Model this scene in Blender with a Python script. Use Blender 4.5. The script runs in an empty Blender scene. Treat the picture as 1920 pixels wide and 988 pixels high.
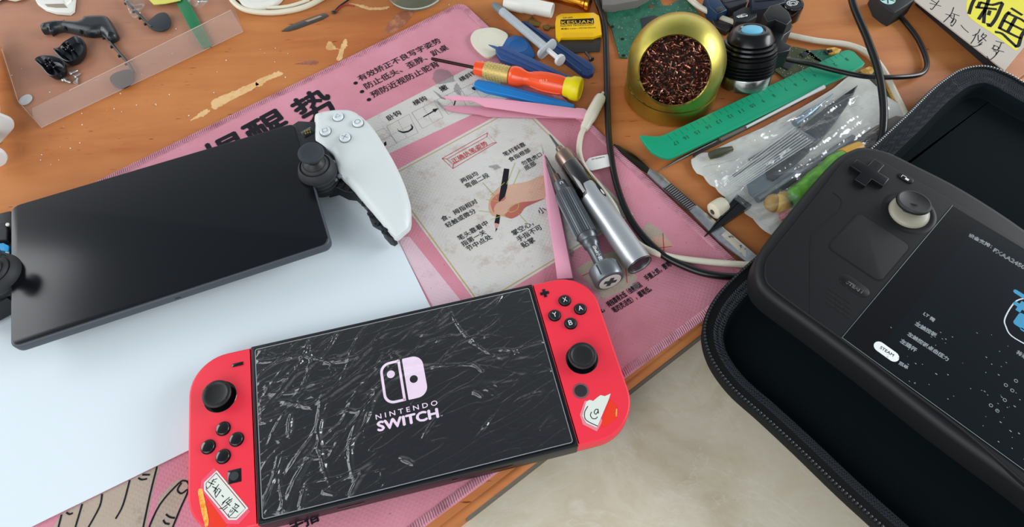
import bpy, math, random
from mathutils import Vector, Matrix, noise, geometry
sc = bpy.context.scene
COL = sc.collection
PI = math.pi
S = .001                                   # everything below is written in millimetres

# ------------------------------------------------------------------ camera
FPX, HC, PIT, ROL = 1247.31, 372.67, .532128, -.0578
_f = Vector((0, math.sin(PIT), -math.cos(PIT)))
_u0 = Vector((0, math.cos(PIT), math.sin(PIT)))
_r0 = Vector((1, 0, 0))
_r = _r0 * math.cos(ROL) + _u0 * math.sin(ROL)
_u = -_r0 * math.sin(ROL) + _u0 * math.cos(ROL)
cd = bpy.data.cameras.new('camera'); cam = bpy.data.objects.new('camera', cd); COL.objects.link(cam)
cd.sensor_width = 36; cd.lens = FPX / 1920 * 36; cd.clip_start = .01; cd.clip_end = 50
m = Matrix((_r, _u, -_f)).transposed().to_4x4(); m.translation = Vector((0, 0, HC * S)); cam.matrix_world = m
sc.camera = cam

# ------------------------------------------------------------------ world, light, exposure
w = bpy.data.worlds.new('room_light'); sc.world = w; w.use_nodes = True
nt = w.node_tree; bg = nt.nodes['Background']
tc = nt.nodes.new('ShaderNodeTexCoord'); sp = nt.nodes.new('ShaderNodeSeparateXYZ'); rp = nt.nodes.new('ShaderNodeValToRGB')
nt.links.new(tc.outputs['Generated'], sp.inputs[0]); nt.links.new(sp.outputs['Z'], rp.inputs[0]); nt.links.new(rp.outputs[0], bg.inputs[0])
rp.color_ramp.elements[0].position = .1; rp.color_ramp.elements[0].color = (1.05, 1.07, 1.06, 1)
rp.color_ramp.elements[1].position = .95; rp.color_ramp.elements[1].color = (.17, .19, .22, 1)
_e = rp.color_ramp.elements.new(.6); _e.color = (.30, .33, .36, 1)
bg.inputs[1].default_value = 1.35
def area(name, loc, target, size, sizey, power, col):
    l = bpy.data.lights.new(name, 'AREA'); l.shape = 'RECTANGLE'; l.size = size; l.size_y = sizey; l.energy = power; l.color = col
    o = bpy.data.objects.new(name, l); COL.objects.link(o); o.location = loc
    o.rotation_euler = (Vector(target) - Vector(loc)).to_track_quat('-Z', 'Y').to_euler(); return o
area('window_light', (2.3, .55, .95), (0, .25, 0), 1.5, .8, 46, (.93, .97, 1))
area('left_fill_light', (-1.35, .5, .6), (-.1, .3, 0), .9, .7, 9, (.95, .98, 1))  # added fill without a visible source, brightens the wood on the left
area('room_light', (-1.1, -1.5, 1.5), (0, .2, 0), 2.0, 1.4, 34, (.95, .98, 1))
sc.view_settings.view_transform = 'Standard'; sc.view_settings.look = 'None'
sc.view_settings.exposure = 0.0; sc.view_settings.gamma = 1; sc.view_settings.use_curve_mapping = False

# ------------------------------------------------------------------ where a point of the photograph lies on the plane z
def G(px, py, z=0.):
    d = _f + _r * ((px - 960) / FPX) - _u * ((py - 494) / FPX)
    t = (z - HC) / d.z
    return Vector((d.x * t, d.y * t, z))

# ------------------------------------------------------------------ materials
def rgb(c):
    if isinstance(c, str):
        c = [int(c[i:i + 2], 16) / 255 for i in (0, 2, 4)]
        c = [x / 12.92 if x <= .04045 else ((x + .055) / 1.055) ** 2.4 for x in c]
    return (c[0], c[1], c[2], 1)
MATS = {}
def mat(name, col, rough=.5, metal=0., var=None, bump=None, trans=0., alpha=1., coat=0., spec=.5, emit=None, ior=1.45, sheen=0.):
    if name in MATS: return MATS[name]
    m = bpy.data.materials.new(name); m.use_nodes = True; n = m.node_tree; b = n.nodes['Principled BSDF']
    b.inputs['Base Color'].default_value = rgb(col); b.inputs['Roughness'].default_value = rough; b.inputs['Metallic'].default_value = metal
    b.inputs['Transmission Weight'].default_value = trans; b.inputs['Alpha'].default_value = alpha; b.inputs['Coat Weight'].default_value = coat
    b.inputs['Coat Roughness'].default_value = .08
    b.inputs['Specular IOR Level'].default_value = spec; b.inputs['IOR'].default_value = ior; b.inputs['Sheen Weight'].default_value = sheen
    if emit: b.inputs['Emission Color'].default_value = rgb(emit[0]); b.inputs['Emission Strength'].default_value = emit[1]
    t = n.nodes.new('ShaderNodeTexCoord')
    if var:                                   # (scale, colour 2, low, high)
        z = n.nodes.new('ShaderNodeTexNoise'); z.inputs['Scale'].default_value = var[0]; z.inputs['Detail'].default_value = 6; z.inputs['Roughness'].default_value = .65
        r = n.nodes.new('ShaderNodeValToRGB'); e = r.color_ramp.elements
        e[0].position = var[2]; e[0].color = rgb(col); e[1].position = var[3]; e[1].color = rgb(var[1])
        n.links.new(t.outputs['Object'], z.inputs['Vector']); n.links.new(z.outputs[0], r.inputs[0]); n.links.new(r.outputs[0], b.inputs['Base Color'])
    if bump:                                  # (scale, strength)
        z = n.nodes.new('ShaderNodeTexNoise'); z.inputs['Scale'].default_value = bump[0]; z.inputs['Detail'].default_value = 3
        k = n.nodes.new('ShaderNodeBump'); k.inputs['Strength'].default_value = bump[1]; k.inputs['Distance'].default_value = .0005
        n.links.new(t.outputs['Object'], z.inputs['Vector']); n.links.new(z.outputs[0], k.inputs['Height']); n.links.new(k.outputs[0], b.inputs['Normal'])
    MATS[name] = m; return m
def nodes_of(m): return m.node_tree, m.node_tree.nodes, m.node_tree.links, m.node_tree.nodes['Principled BSDF']
def N(nt, kind, **kw):
    x = nt.nodes.new(kind)
    for k, v in kw.items():
        if k in x.inputs: x.inputs[k].default_value = v
        else: setattr(x, k, v)
    return x
def ramp(nt, stops):
    r = nt.nodes.new('ShaderNodeValToRGB'); e = r.color_ramp.elements
    while len(e) < len(stops): e.new(.5)
    for i, (p, c) in enumerate(stops): e[i].position = p; e[i].color = rgb(c)
    return r
def mixc(nt, a, b, fac, mode='MIX'):
    x = nt.nodes.new('ShaderNodeMix'); x.data_type = 'RGBA'; x.blend_type = mode
    for s, v in ((6, a), (7, b), (0, fac)):
        if isinstance(v, bpy.types.NodeSocket): nt.links.new(v, x.inputs[s])
        elif s == 0: x.inputs[0].default_value = v
        else: x.inputs[s].default_value = rgb(v)
    return x.outputs[2]

def wood_material():
    m = mat('varnished_wood', 'B5703A', .45, spec=.35); nt, ns, L, b = nodes_of(m)
    t = N(nt, 'ShaderNodeTexCoord'); mp = N(nt, 'ShaderNodeMapping'); mp.inputs['Rotation'].default_value = (0, 0, -.55); mp.inputs['Scale'].default_value = (5, 38, 5)
    L.new(t.outputs['Object'], mp.inputs[0])
    g = N(nt, 'ShaderNodeTexNoise', Scale=1.0, Detail=8, Roughness=.6, Distortion=.9); L.new(mp.outputs[0], g.inputs['Vector'])
    r1 = ramp(nt, [(.30, '9F582A'), (.5, 'B5703C'), (.68, 'C38149')]); L.new(g.outputs[0], r1.inputs[0])
    big = N(nt, 'ShaderNodeTexNoise', Scale=5.0, Detail=4, Roughness=.6); L.new(t.outputs['Object'], big.inputs['Vector'])
    r2 = ramp(nt, [(.35, '974E2C'), (.65, 'C08047')]); L.new(big.outputs[0], r2.inputs[0])
    c = mixc(nt, r1.outputs[0], r2.outputs[0], .45)
    mp2 = N(nt, 'ShaderNodeMapping'); mp2.inputs['Rotation'].default_value = (0, 0, -.55); mp2.inputs['Scale'].default_value = (40, 300, 5); L.new(t.outputs['Object'], mp2.inputs[0])
    p = N(nt, 'ShaderNodeTexNoise', Scale=2.0, Detail=2); L.new(mp2.outputs[0], p.inputs['Vector'])
    rp_ = ramp(nt, [(.70, (0, 0, 0)), (.76, (1, 1, 1))]); L.new(p.outputs[0], rp_.inputs[0])
    c = mixc(nt, c, '6B3418', rp_.outputs[0]); L.new(c, b.inputs['Base Color'])
    rr = N(nt, 'ShaderNodeMapRange'); rr.inputs[3].default_value = .42; rr.inputs[4].default_value = .6; L.new(big.outputs[0], rr.inputs[0]); L.new(rr.outputs[0], b.inputs['Roughness'])
    k = N(nt, 'ShaderNodeBump', Strength=.25, Distance=.0006); L.new(g.outputs[0], k.inputs['Height']); L.new(k.outputs[0], b.inputs['Normal'])
    return m
def marble_material():
    m = mat('beige_marble', 'A79B86', .42); nt, ns, L, b = nodes_of(m)
    t = N(nt, 'ShaderNodeTexCoord')
    a = N(nt, 'ShaderNodeTexNoise', Scale=14.0, Detail=9, Roughness=.66, Distortion=.5); L.new(t.outputs['Object'], a.inputs['Vector'])
    r = ramp(nt, [(.25, 'A69376'), (.4, 'C2B69D'), (.52, 'D0C7B2'), (.62, 'C7BCA4'), (.75, 'E0DBCE')]); L.new(a.outputs[0], r.inputs[0])
    v = N(nt, 'ShaderNodeTexNoise', Scale=11.0, Detail=5, Roughness=.7, Distortion=1.5); L.new(t.outputs['Object'], v.inputs['Vector'])
    rv = ramp(nt, [(.488, (0, 0, 0)), (.5, (.4, .4, .4)), (.512, (0, 0, 0))]); L.new(v.outputs[0], rv.inputs[0])
    c = mixc(nt, r.outputs[0], 'D8D2C4', rv.outputs[0])
    v2 = N(nt, 'ShaderNodeTexNoise', Scale=90.0, Detail=3, Roughness=.6, Distortion=2.0); L.new(t.outputs['Object'], v2.inputs['Vector'])
    r2 = ramp(nt, [(.74, (0, 0, 0)), (.78, (.6, .6, .6))]); L.new(v2.outputs[0], r2.inputs[0])
    c = mixc(nt, c, '6E5A42', r2.outputs[0]); L.new(c, b.inputs['Base Color']); return m
def cloth_material(name, base, dark, grime, weave=1400., gr=(.56, .8), strength=.35):
    m = mat(name, base, .85, sheen=.15, spec=.25); nt, ns, L, b = nodes_of(m)
    t = N(nt, 'ShaderNodeTexCoord')
    a = N(nt, 'ShaderNodeTexNoise', Scale=14.0, Detail=5, Roughness=.6); L.new(t.outputs['Object'], a.inputs['Vector'])
    r = ramp(nt, [(.3, dark), (.62, base)]); L.new(a.outputs[0], r.inputs[0])
    g = N(nt, 'ShaderNodeTexNoise', Scale=55.0, Detail=8, Roughness=.75); L.new(t.outputs['Object'], g.inputs['Vector'])
    rg = ramp(nt, [(gr[0], (0, 0, 0)), (gr[1], (1, 1, 1))]); L.new(g.outputs[0], rg.inputs[0])
    c = mixc(nt, r.outputs[0], grime, rg.outputs[0])
    s = N(nt, 'ShaderNodeTexNoise', Scale=420.0, Detail=2); L.new(t.outputs['Object'], s.inputs['Vector'])
    rs = ramp(nt, [(.70, (0, 0, 0)), (.78, (.5, .5, .5))]); L.new(s.outputs[0], rs.inputs[0])
    c = mixc(nt, c, '6A5348', rs.outputs[0])
    L.new(c, b.inputs['Base Color'])
    w1 = N(nt, 'ShaderNodeTexWave', Scale=weave / 10); w1.bands_direction = 'X'; w2 = N(nt, 'ShaderNodeTexWave', Scale=weave / 10); w2.bands_direction = 'Y'
    mp = N(nt, 'ShaderNodeMapping'); mp.inputs['Rotation'].default_value = (0, 0, -.576); L.new(t.outputs['Object'], mp.inputs[0])
    for q in (w1, w2): L.new(mp.outputs[0], q.inputs['Vector'])
    ad = N(nt, 'ShaderNodeMath', operation='MULTIPLY'); L.new(w1.outputs[1], ad.inputs[0]); L.new(w2.outputs[1], ad.inputs[1])
    k = N(nt, 'ShaderNodeBump', Strength=strength, Distance=.0003); L.new(ad.outputs[0], k.inputs['Height']); L.new(k.outputs[0], b.inputs['Normal'])
    return m
def film_material(name, tint=(1, 1, 1), haze=.10, rough=.08, hazecol=(.85, .85, .85), gloss=.25):
    """thin clear plastic: transparent, with real mirror highlights and a little milkiness"""
    m = bpy.data.materials.new(name); m.use_nodes = True; n = m.node_tree; n.nodes.clear(); L = n.links
    out = n.nodes.new('ShaderNodeOutputMaterial'); tr = n.nodes.new('ShaderNodeBsdfTransparent'); tr.inputs[0].default_value = rgb(tint)
    gl = n.nodes.new('ShaderNodeBsdfGlossy'); gl.inputs['Roughness'].default_value = rough
    df = n.nodes.new('ShaderNodeBsdfDiffuse'); df.inputs[0].default_value = rgb(hazecol)
    lw = n.nodes.new('ShaderNodeLayerWeight'); lw.inputs[0].default_value = .5; pw = n.nodes.new('ShaderNodeMath'); pw.operation = 'POWER'; pw.inputs[1].default_value = 4; L.new(lw.outputs['Facing'], pw.inputs[0])
    mu = n.nodes.new('ShaderNodeMath'); mu.operation = 'MULTIPLY_ADD'; mu.inputs[1].default_value = .8; mu.inputs[2].default_value = .03 + gloss * .1; L.new(pw.outputs[0], mu.inputs[0])
    a = n.nodes.new('ShaderNodeMixShader'); a.inputs[0].default_value = haze; L.new(tr.outputs[0], a.inputs[1]); L.new(df.outputs[0], a.inputs[2])
    b = n.nodes.new('ShaderNodeMixShader'); L.new(mu.outputs[0], b.inputs[0]); L.new(a.outputs[0], b.inputs[1]); L.new(gl.outputs[0], b.inputs[2])
    L.new(b.outputs[0], out.inputs[0]); MATS[name] = m; return m

# ------------------------------------------------------------------ outlines
def rrect(w, h, r, n=6, cx=0, cy=0):
    if not isinstance(r, (list, tuple)): r = [r] * 4
    o = []
    for (sx, sy, a0), q in zip(((1, 1, 0), (-1, 1, PI / 2), (-1, -1, PI), (1, -1, 1.5 * PI)), r):
        q = max(q, .001)
        for i in range(n + 1):
            a = a0 + i / n * PI / 2
            o.append((cx + sx * (w / 2 - q) + q * math.cos(a), cy + sy * (h / 2 - q) + q * math.sin(a)))
    return o
def circle(r, n=32, cx=0, cy=0): return [(cx + r * math.cos(2 * PI * i / n), cy + r * math.sin(2 * PI * i / n)) for i in range(n)]
def ellipse(a, b, rot, cx, cy, n=32):
    c, s = math.cos(rot), math.sin(rot)
    return [(cx + a * math.cos(t) * c - b * math.sin(t) * s, cy + a * math.cos(t) * s + b * math.sin(t) * c) for t in [2 * PI * i / n for i in range(n)]]
def catmull(P, k=6, closed=False):
    P = [Vector(p) for p in P]; n = len(P); out = []
    for i in range(n if closed else n - 1):
        if closed: a, b, c, d = P[i - 1], P[i], P[(i + 1) % n], P[(i + 2) % n]
        else: a, b, c, d = P[max(i - 1, 0)], P[i], P[i + 1], P[min(i + 2, n - 1)]
        for j in range(k):
            t = j / k
            out.append(.5 * ((2 * b) + (c - a) * t + (2 * a - 5 * b + 4 * c - d) * t * t + (3 * b - a - 3 * c + d) * t ** 3))
    if not closed: out.append(P[-1])
    return out
def area2(P): return sum(P[i - 1][0] * P[i][1] - P[i][0] * P[i - 1][1] for i in range(len(P))) / 2
def ccw(P):
    P = [(p[0], p[1]) for p in P]
    return P if area2(P) > 0 else P[::-1]
def inset(P, d):
    n = len(P); o = []
    for i in range(n):
        a = Vector(P[i - 1]); b = Vector(P[i]); c = Vector(P[(i + 1) % n])
        e1 = (b - a); e2 = (c - b)
        if e1.length < 1e-6 or e2.length < 1e-6: o.append(tuple(b)); continue
        e1.normalize(); e2.normalize(); n1 = Vector((-e1.y, e1.x)); n2 = Vector((-e2.y, e2.x))
        m_ = n1 + n2
        if m_.length < 1e-3: o.append(tuple(b)); continue
        m_.normalize(); o.append(tuple(b + m_ * (d / max(.5, m_.dot(n1)))))
    return o

# ------------------------------------------------------------------ mesh builder
class B:
    def __init__(s): s.v = []; s.f = []
    def add(s, vs, fs, M=None):
        k = len(s.v); s.v += [tuple(M @ Vector(p)) if M else tuple(p) for p in vs]; s.f += [tuple(k + i for i in f) for f in fs]; return s
    def rings(s, R, cap0=True, cap1=True, closed=True, M=None):
        n = len(R[0]); vs = [p for r in R for p in r]; fs = []
        for i in range(len(R) - 1):
            for j in range(n if closed else n - 1):
                a = i * n + j; b = i * n + (j + 1) % n; fs.append((a, b, b + n, a + n))
        if cap0: fs.append(tuple(range(n))[::-1])
        if cap1: fs.append(tuple(range((len(R) - 1) * n, len(R) * n)))
        return s.add(vs, fs, M)
    def prism(s, P, z0, z1, bev=0, seg=3, bev0=0, M=None):
        P = ccw(P); R = []
        if bev0:
            for i in range(seg):
                a = i / seg * PI / 2; R.append([(x, y, z0 + bev0 * (1 - math.sin(a))) for x, y in inset(P, bev0 * (1 - math.cos(a)))])
            R = [[(x, y, z0 + bev0 * (1 - math.cos(i / seg * PI / 2))) for x, y in inset(P, bev0 * (1 - math.sin(i / seg * PI / 2)))] for i in range(seg + 1)]
        else: R.append([(x, y, z0) for x, y in P])
        if bev:
            for i in range(seg + 1):
                a = i / seg * PI / 2; R.append([(x, y, z1 - bev * (1 - math.sin(a))) for x, y in inset(P, bev * (1 - math.cos(a)))])
        else: R.append([(x, y, z1) for x, y in P])
        return s.rings(R, M=M)
    def flat(s, P, z, M=None):
        P = ccw(P); return s.add([(x, y, z) for x, y in P], [tuple(range(len(P)))], M)
    def lathe(s, prof, n=32, M=None):
        R = [[(max(r, 1e-3) * math.cos(2 * PI * i / n), max(r, 1e-3) * math.sin(2 * PI * i / n), z) for i in range(n)] for r, z in prof]
        return s.rings(R, M=M)
    def tube(s, P, r, n=10, caps=True, flat=1.0):
        P = [Vector(p) for p in P]; R = []; up = Vector((0, 0, 1))
        for i, p in enumerate(P):
            t = (P[min(i + 1, len(P) - 1)] - P[max(i - 1, 0)]).normalized()
            x = t.cross(up)
            if x.length < 1e-3: x = t.cross(Vector((0, 1, 0)))
            x.normalize(); y = x.cross(t); rr = r[i] if isinstance(r, (list, tuple)) else r
            R.append([tuple(p + x * rr * math.cos(2 * PI * k / n) + y * rr * flat * math.sin(2 * PI * k / n)) for k in range(n)])
        return s.rings(R, caps, caps)
    def ribbon(s, P, w_, z, M=None):
        """flat stroke of a pen or a printed line with round ends"""
        P = [Vector((p[0], p[1])) for p in P]; Lf, Rt = [], []
        for i, p in enumerate(P):
            t = (P[min(i + 1, len(P) - 1)] - P[max(i - 1, 0)])
            t = t.normalized() if t.length > 1e-6 else Vector((1, 0)); nn = Vector((-t.y, t.x)) * w_ / 2
            if i == 0: p = p - t * w_ * .3
            if i == len(P) - 1: p = p + t * w_ * .3
            Lf.append(p + nn); Rt.append(p - nn)
        vs = [(q.x, q.y, z) for q in Lf] + [(q.x, q.y, z) for q in Rt]; n = len(P)
        return s.add(vs, [(n + i, n + i + 1, i + 1, i) for i in range(n - 1)], M)
    def box(s, cx, cy, cz, sx, sy, sz, bev=0, rot=0, M=None):
        c, q = math.cos(rot), math.sin(rot); P = rrect(sx, sy, bev if bev else .001, 3 if bev else 1)
        if not bev: P = [(sx / 2, sy / 2), (-sx / 2, sy / 2), (-sx / 2, -sy / 2), (sx / 2, -sy / 2)]
        P = [(cx + x * c - y * q, cy + x * q + y * c) for x, y in P]
        return s.prism(P, cz - sz / 2, cz + sz / 2, bev, 2, M=M)
    def sphere(s, c, r, n=16, sq=(1, 1, 1)):
        R = []
        for i in range(n // 2 + 1):
            a = -PI / 2 + PI * i / (n // 2); q = max(math.cos(a), 1e-3)
            R.append([(c[0] + r * sq[0] * q * math.cos(2 * PI * j / n), c[1] + r * sq[1] * q * math.sin(2 * PI * j / n), c[2] + r * sq[2] * math.sin(a)) for j in range(n)])
        return s.rings(R)
    def pillow(s, P, zb, zf, step=2., w_=4., h=2., M=None):
        """domed plate: outline P, underside zb, edge height zf(x,y), rounded over w_ mm by h mm"""
        P = ccw(P); n = len(P)
        zf_ = zf if callable(zf) else (lambda x, y: zf)
        xs = [p[0] for p in P]; ys = [p[1] for p in P]; pts = [Vector(p) for p in P]; I = []
        for q in (.06, .2, .45, .8): I += [Vector(p) for p in inset(P, w_ * q)]
        x = min(xs)
        while x < max(xs):
            y = min(ys)
            while y < max(ys): I.append(Vector((x, y))); y += step
            x += step
        def dist(p):
            best = 1e9; ins = False; j = n - 1
            for i in range(n):
                a = P[j]; b = P[i]; dx = b[0] - a[0]; dy = b[1] - a[1]; q = dx * dx + dy * dy
                t = 0 if q == 0 else max(0, min(1, ((p.x - a[0]) * dx + (p.y - a[1]) * dy) / q))
                best = min(best, math.hypot(p.x - a[0] - t * dx, p.y - a[1] - t * dy))
                if (a[1] > p.y) != (b[1] > p.y) and p.x < (b[0] - a[0]) * (p.y - a[1]) / (b[1] - a[1]) + a[0]: ins = not ins
                j = i
            return best if ins else -best
        I = [p for p in I if dist(p) > w_ * .04]
        vv, ee, ff, _, _, _ = geometry.delaunay_2d_cdt(pts + I, [(i, (i + 1) % n) for i in range(n)], [], 1, 1e-5)
        vs = []
        for p in vv:
            d = min(1, max(0, dist(p)) / w_); vs.append((p.x, p.y, zf_(p.x, p.y) + h * math.sqrt(max(0, 1 - (1 - d) ** 2))))
        s.add(vs, [tuple(f) for f in ff], M)
        return s.rings([[(x, y, zb) for x, y in P], [(x, y, zf_(x, y)) for x, y in P]], True, False, M=M)
    def text(s, body, M, bold=0., fit=None, font=None, extrude=0):
        """letters as a flat mesh; M places them (x along the line, y up the letters); fit=(width,height or None)"""
        vs, fs = glyphs(body, bold)
        if not vs: return s
        x0 = min(p[0] for p in vs); x1 = max(p[0] for p in vs); y0 = min(p[1] for p in vs); y1 = max(p[1] for p in vs)
        sx = fit[0] / (x1 - x0); sy = fit[1] / (y1 - y0) if fit[1] else sx
        return s.add([((p[0] - x0) * sx, (p[1] - y0) * sy, p[2]) for p in vs], fs, M)
_G = {}
def glyphs(body, bold):
    if (body, bold) in _G: return _G[body, bold]
    c = bpy.data.curves.new('t', 'FONT'); c.body = body; c.size = 1; c.resolution_u = 3; c.fill_mode = 'FRONT'
    o = bpy.data.objects.new('t', c); COL.objects.link(o); dg = bpy.context.evaluated_depsgraph_get()
    me = bpy.data.meshes.new_from_object(o.evaluated_get(dg)); V = [tuple(v.co) for v in me.vertices]; Fc = [tuple(p.vertices) for p in me.polygons]
    r = ([], [])
    for k, (dx, dy) in enumerate([(0, 0)] + ([(bold, 0), (-bold, 0), (0, bold), (0, -bold)] if bold else [])):     # heavier letters: the same outline set down again a hair aside
        r[1].extend([tuple(i + len(r[0]) for i in f) for f in Fc]); r[0].extend([(x + dx, y + dy, k * .004) for x, y, _ in V])
    bpy.data.objects.remove(o); bpy.data.curves.remove(c); bpy.data.meshes.remove(me); _G[body, bold] = r; return r

def link(name, b, m, parent=None, smooth=38):
    me = bpy.data.meshes.new(name); me.from_pydata([(x * S, y * S, z * S) for x, y, z in b.v], [], b.f); me.materials.append(m)
    me.update()
    if smooth:
        me.polygons.foreach_set('use_smooth', [True] * len(me.polygons)); me.set_sharp_from_angle(angle=math.radians(smooth))
    o = bpy.data.objects.new(name, me); COL.objects.link(o)
    if parent: o.parent = parent
    return o
def tag(o, label=None, cat=None, group=None, kind=None):
    if label: o['label'] = label
    if cat: o['category'] = cat
    if group: o['group'] = group
    if kind: o['kind'] = kind
    return o
class T:
    """a thing: an Empty at its base. to(px,py,z) gives local millimetres of a photographed point whose world height is z"""
    def __init__(s, name, label, cat, base, rot=0., group=None):
        s.o = bpy.data.objects.new(name, None); COL.objects.link(s.o); s.o.empty_display_size = .01
        s.b = Vector(base); s.o.location = s.b * S; s.o.rotation_euler = (0, 0, rot); s.rot = rot
        s.M = Matrix.Rotation(-rot, 4, 'Z') @ Matrix.Translation(-s.b)
        tag(s.o, label, cat, group)
    def to(s, px, py, z): return s.M @ G(px, py, z)
    def xy(s, P, z): return [tuple(s.to(a, b, z))[:2] for a, b in P]
    def w(s, p): return s.M @ Vector(p)
    def part(s, name, b, m, parent=None, label=None, smooth=38, kind=None):
        o = link(name, b, m, parent or s.o, smooth)
        if label: o['label'] = label
        if kind: o['kind'] = kind
        return o
    def line(s, b, body, A, Bp, z, bold=0., h=None):
        a = s.to(*A, z); c = s.to(*Bp, z); d = c - a; L = math.hypot(d.x, d.y)
        M = Matrix.Translation((a.x, a.y, z - s.b.z)) @ Matrix.Rotation(math.atan2(d.y, d.x), 4, 'Z')
        b.text(body, M, bold, (L, h)); return b
    def stroke(s, b, P, w_, z, k=4, smooth=True):
        Q = s.xy(P, z)
        if smooth and len(Q) > 2: Q = [(p.x, p.y) for p in catmull([Vector((x, y)) for x, y in Q], k)]
        b.ribbon(Q, w_, z - s.b.z); return b
def align(p0, p1):
    """matrix that takes the z axis to the line p0 -> p1"""
    p0 = Vector(p0); d = Vector(p1) - p0; q = Vector((0, 0, 1)).rotation_difference(d.normalized())
    return Matrix.Translation(p0) @ q.to_matrix().to_4x4()
def solo(name, b, m, base, label, cat, group=None, kind=None, smooth=38):
    """a thing that is one mesh; b is in world millimetres"""
    base = Vector(base); b.v = [tuple(Vector(p) - base) for p in b.v]
    o = link(name, b, m, None, smooth); o.location = base * S; return tag(o, label, cat, group, kind)
def gp(P, z): return [tuple(G(a, b, z))[:2] for a, b in P]
def cen(P): return (sum(p[0] for p in P) / len(P), sum(p[1] for p in P) / len(P))
def smooth_loop(P, k=4): return [(p.x, p.y) for p in catmull([Vector((x, y)) for x, y in P], k, True)]
def cable(name, P, r, m, label, cat='cable', k=8, n=10):
    Q = catmull([G(x, y, z) for x, y, z in P], k); b = B(); b.tube(Q, r, n); return solo(name, b, m, (Q[0].x, Q[0].y, 0), label, cat)

# common materials
WOOD = wood_material(); MARB = marble_material()
BLK = mat('black_plastic', '15171A', .38, bump=(3000, .05)); BLKM = mat('matt_black_plastic', '1E2023', .6, bump=(4000, .1)); GLOSSB = mat('glossy_black', '08090B', .08, coat=.6)
DKG = mat('dark_grey_plastic', '2C3034', .5); RUB = mat('black_rubber', '101113', .5)
WHT = mat('white_plastic', 'D8D6CE', .35, bump=(2500, .03)); CREAM = mat('cream_cable', 'CFC8B6', .4, var=(60, 'B3A991', .5, .8)); BCAB = mat('black_cable', '0B0B0C', .3)
STEEL = mat('steel', 'D2D4D4', .36, 1., var=(120, 'A9ABAB', .4, .7)); DSTEEL = mat('dark_steel', '5A5B5C', .35, 1.); GOLDM = mat('brass', 'B9A23C', .26, 1.)
INK = mat('black_ink', '1B1A20', .8, spec=.2); REDINK = mat('red_ink', 'B8323A', .8, spec=.2); LOGOW = mat('white_print', 'D8D8D6', .6)

# ================================================================== the table
# marble slab under the wooden board
ZM = -15.
b = B(); E0 = G(200, 1500, ZM); E1 = G(2600, -340, ZM)
P = [tuple(G(*q, ZM))[:2] for q in ((863, 974), (1318, 628))]; d = (Vector(P[1]) - Vector(P[0])).normalized(); nrm = Vector((d.y, -d.x))
a0 = Vector(P[0]) - d * 900 - nrm * 60; a1 = Vector(P[1]) + d * 900 - nrm * 60
b.prism([tuple(a0), tuple(a0 + nrm * 900), tuple(a1 + nrm * 900), tuple(a1)], ZM - 25, ZM, .8)
solo('marble_tabletop', b, MARB, (0, 0, ZM - 25), 'beige veined marble tabletop in front of the wooden board', 'tabletop')
# wooden board with a rounded front edge
FE = [Vector(G(*q, -3))[:2] for q in ((863, 979), (1316, 626))]; FE = [Vector(q) for q in FE]
d = (FE[1] - FE[0]).normalized(); nrm = Vector((d.y, -d.x)); a0 = FE[0] - d * 700; LEN = 1900
T0 = T('wooden_board', 'varnished orange wooden board with a rounded front edge, chipped and scratched', 'board', (0, 0, ZM))
b = B(); prof = [(0, 0)] + [(0, 12 + 0)] + [(-3.2 + 3.2 * math.cos(a), 11.8 + 3.2 * math.sin(a)) for a in [i / 6 * PI / 2 for i in range(1, 7)]] + [(-4.4, 14.55), (-5.2, 15), (-900, 15), (-900, 0)]
R = []
for t in (0, LEN): R.append([tuple((a0 + d * t + nrm * x))[:2] + (z,) for x, z in prof])
b.rings(R); T0.part('board', b, WOOD)
# patches where the varnish came off
worn = mat('bare_wood', 'D8B07A', .7, var=(90, 'C08C50', .45, .7)); random.seed(3)
b = B()
def blotch(P, z, name, m, label):
    Q = smooth_loop(gp(P, 0), 9); b = B()
    Q = [(x + 1.3 * noise.noise(Vector((x * .7, y * .7, 3))), y + 1.3 * noise.noise(Vector((x * .7, y * .7, 9)))) for x, y in Q]; b.flat(Q, z); T0.part(name, b, m, label=label)
for P in (((396, 192), (410, 182), (440, 170), (475, 155), (484, 158), (470, 170), (430, 190), (402, 205)), ((372, 214), (384, 206), (394, 208), (382, 218), (368, 222), (358, 226)),
          ((480, 152), (500, 142), (522, 134), (530, 140), (505, 150), (484, 163)), ((614, 80), (620, 78), (628, 88), (634, 92), (620, 94), (612, 92)), ((641, 82), (648, 72), (652, 84), (646, 92), (640, 112), (631, 112), (637, 94)),
          ((655, 6), (680, 10), (700, 14), (730, 12), (720, 18), (690, 18), (664, 10))): blotch(P, 15.06, 'bare_patch', worn, 'pale patch where the varnish is gone')
b = B()
for P in (((722, 60), (735, 36), (752, 22), (775, 22), (765, 40), (748, 55), (735, 62)), ((560, 118), (580, 112), (598, 116), (592, 121), (572, 121))): blotch(P, 15.1, 'glue_stain', mat('glue_residue', '8D5440', .25, var=(120, 'B0734F', .45, .65)), 'dried brown glue stain')
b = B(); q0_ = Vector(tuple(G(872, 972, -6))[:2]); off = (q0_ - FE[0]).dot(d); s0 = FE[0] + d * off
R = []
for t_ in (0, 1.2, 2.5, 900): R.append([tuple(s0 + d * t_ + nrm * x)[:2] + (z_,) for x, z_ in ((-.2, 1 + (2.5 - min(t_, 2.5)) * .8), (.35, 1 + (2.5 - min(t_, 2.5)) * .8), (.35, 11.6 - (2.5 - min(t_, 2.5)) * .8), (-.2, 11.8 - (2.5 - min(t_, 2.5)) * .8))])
b.rings(R); T0.part('shaded_edge_strip', b, mat('shaded_edge_strip', '3C3633', .3), label='dark glossy band along the front side')  # dark colour of the strip carries the shade on the board's front side

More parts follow.
